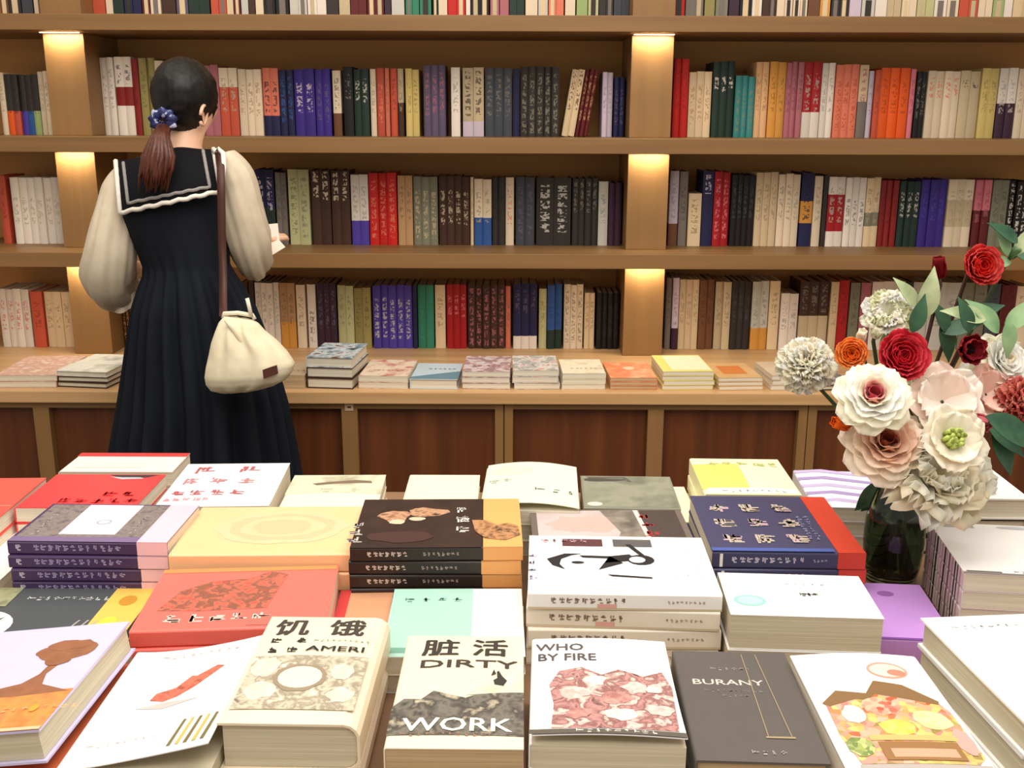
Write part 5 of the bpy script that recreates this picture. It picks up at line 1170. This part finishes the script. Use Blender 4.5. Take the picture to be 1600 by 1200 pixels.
    if seed % 2: leaf(b, tp + Vector((0, 0, -.02)), (math.cos(seed), math.sin(seed)*.6, -1.2), (0, -.8, .6), .07, .026, LEAF); leaf(b, tp + Vector((0, 0, .01)), (math.cos(seed*2), -.7, .5), (0, -.8, .6), .035, .016, LEAF)
    fp(b, 'stem')
    for i, (lx, ly, ldx, ldz, ln, mt) in enumerate(leaves):
        b = MB(); leaf(b, on_y(lx, ly, Y - .005*i), (ldx, -.25, ldz), (0, -.8, .6), ln, ln*.42, mt); fp(b, 'leaf')
    return root
W1, W2, W3 = (255, 250, 234), (252, 244, 224), (255, 253, 246)
F = flower
F(1258, 568, 1.42, (-.3, -.7, .6), 'ball', .041, 'round fluffy white bloom sticking out farthest left', 'carnation', [W1, W2, W3], seed=2)
F(1331, 553, 1.36, (-.3, -.9, .3), 'peony', .024, 'small orange bloom beside the crimson peony', 'ranunculus', [(226, 92, 24), (240, 120, 40), (246, 160, 80)], seed=3)
F(1408, 558, 1.33, (0, -.9, .4), 'peony', .038, 'large crimson peony in the middle of the bouquet', 'peony', [(196, 24, 40), (212, 36, 52), (224, 70, 84)], seed=4, leaves=[(1425, 520, .2, 1, .05, LEAF)])
F(1366, 616, 1.27, (-.15, -.75, .65), 'rose', .043, 'white rose with a pink heart below the crimson peony', 'rose', [(206, 90, 100), (240, 190, 180), W1, W3, W3, W1], seed=5)
F(1386, 690, 1.28, (-.1, -.75, .6), 'rose', .050, 'pale peach rose with a rust heart just above the vase', 'rose', [(176, 84, 56), (240, 196, 166), (250, 222, 200), (254, 236, 218), (255, 242, 226)], seed=6)
F(1322, 664, 1.30, (-.8, -.4, .3), 'bud', .017, 'orange bud poking out left below the white-pink rose', 'ranunculus', [(236, 96, 20), (240, 116, 36)], seed=7)
F(1531, 416, 1.42, (.1, -.9, .3), 'peony', .032, 'bright red bloom at the very top of the bouquet', 'ranunculus', [(206, 22, 18), (224, 44, 34), (226, 84, 78)], leaves=[(1500, 500, .9, .5, .06, LEAF), (1480, 520, -.4, .9, .05, LEAF)], stem=STEMB, seed=8)
F(1468, 428, 1.42, (-.2, -.1, .9), 'bud', .018, 'dark red pointed bud left of the topmost red bloom', 'tulip', [(150, 20, 28), (130, 18, 26)], leaves=[(1472, 500, .3, -.9, .06, LEAF), (1470, 520, .9, .4, .055, LEAF)], stem=STEMB, seed=9)
F(1388, 487, 1.40, (-.3, -.7, .6), 'ruffle', .035, 'loose white-green bloom above the crimson peony', 'hydrangea', [W3, W1, (232, 232, 196)], leaves=[(1420, 520, .4, .9, .05, LEAFG), (1385, 520, -.2, -.9, .03, LEAFL), (1440, 500, .1, .9, .07, LEAFG), (1432, 480, -.6, .9, .05, LEAFG)], seed=10)
F(1513, 546, 1.34, (.1, -.95, .2), 'anemone', .026, 'dusky red bloom with a near-black centre, right of the peony', 'anemone', [(172, 48, 54), (150, 36, 44)], leaves=[(1515, 520, -.3, .9, .05, LEAF)], stem=STEMB, seed=11)
F(1572, 562, 1.36, (.3, -.8, .5), 'rose', .036, 'white rose at the right edge beside the dusky anemone', 'rose', [W2, W3, W3, W1], leaves=[(1560, 520, -.5, .6, .065, LEAFL), (1570, 515, .5, .7, .06, LEAFL), (1540, 500, -.9, .35, .06, LEAFG), (1575, 500, .1, -.9, .05, LEAFL)], seed=12)
F(1478, 622, 1.30, (-.1, -.8, .5), 'open', .050, 'blush white wide-petalled bloom between rose and coral flower', 'lily', [(252, 236, 224), (254, 242, 232)], seed=13)
F(1552, 612, 1.33, (.3, -.8, .5), 'open', .040, 'pale pink wide-petalled bloom left of the coral flower', 'lily', [(250, 216, 200), (252, 230, 216)], seed=14)
F(1602, 628, 1.32, (.2, -.8, .4), 'ball', .036, 'coral pink fluffy bloom cut by the right edge', 'carnation', [(224, 128, 110), (236, 156, 138), (206, 100, 90)], leaves=[(1550, 670, .5, -.8, .07, LEAF), (1540, 660, .8, -.5, .07, LEAF)], seed=15)
F(1527, 655, 1.27, (.1, -.9, -.1), 'bud', .018, 'dusty pink bud hanging under the blush lily', 'tulip', [(186, 84, 92), (196, 104, 108)], seed=16)
F(1470, 732, 1.27, (.1, -.7, .55), 'ruffle', .072, 'big ruffled cream bloom drooping right of the vase neck', 'peony', [(255, 248, 230), (252, 242, 218), (255, 252, 238)], seed=17)
F(1492, 684, 1.22, (.1, -.8, .5), 'open', .044, 'cream bloom with a green heart above the ruffled one', 'hellebore', [(255, 248, 234), (250, 242, 224)], leaves=[(1540, 650, .9, -.4, .08, LEAF)], seed=18)
F(1580, 400, 1.44, (.3, -.5, .8), 'bud', .012, 'green leafy sprig at the top right corner of the bouquet', 'leaf_sprig', [(110, 150, 110), (130, 166, 120)], leaves=[(1580, 410, -.9, .1, .045, LEAFL), (1585, 400, .4, .9, .05, LEAFG), (1575, 400, -.4, .9, .045, LEAFL), (1590, 380, -.7, .6, .05, LEAF), (1590, 400, .9, -.1, .05, LEAF)], seed=19)
F(1345, 530, 1.38, (-.1, -.6, .8), 'bud', .013, 'small cream bud just above the orange bloom', 'ranunculus_bud', [W1, W2], seed=20)
F(1368, 524, 1.40, (0, -.6, .8), 'bud', .014, 'small cream bud touching the top left of the crimson peony', 'ranunculus_bud', [W2, W1], seed=21)
F(1540, 580, 1.38, (.1, -.7, .6), 'open', .036, 'white bloom tucked between the dusky anemone and pale pink bloom', 'lily', [W3, W1], seed=22)
F(1448, 610, 1.36, (0, -.8, .5), 'ruffle', .034, 'pale green-white bloom half hidden right of the white-pink rose', 'hydrangea', [(226, 226, 196), W2, (214, 216, 180)], leaves=[(1440, 640, .2, -.9, .05, LEAFG)], seed=23)
# leaves crowding the neck of the vase
for i_, (lx, ly, dx, dz, mt) in enumerate(((1362, 742, -.7, .5, LEAF), (1372, 752, -.9, .1, LEAFG), (1405, 755, .6, .3, LEAF), (1388, 748, .1, .9, LEAF))):
    pass
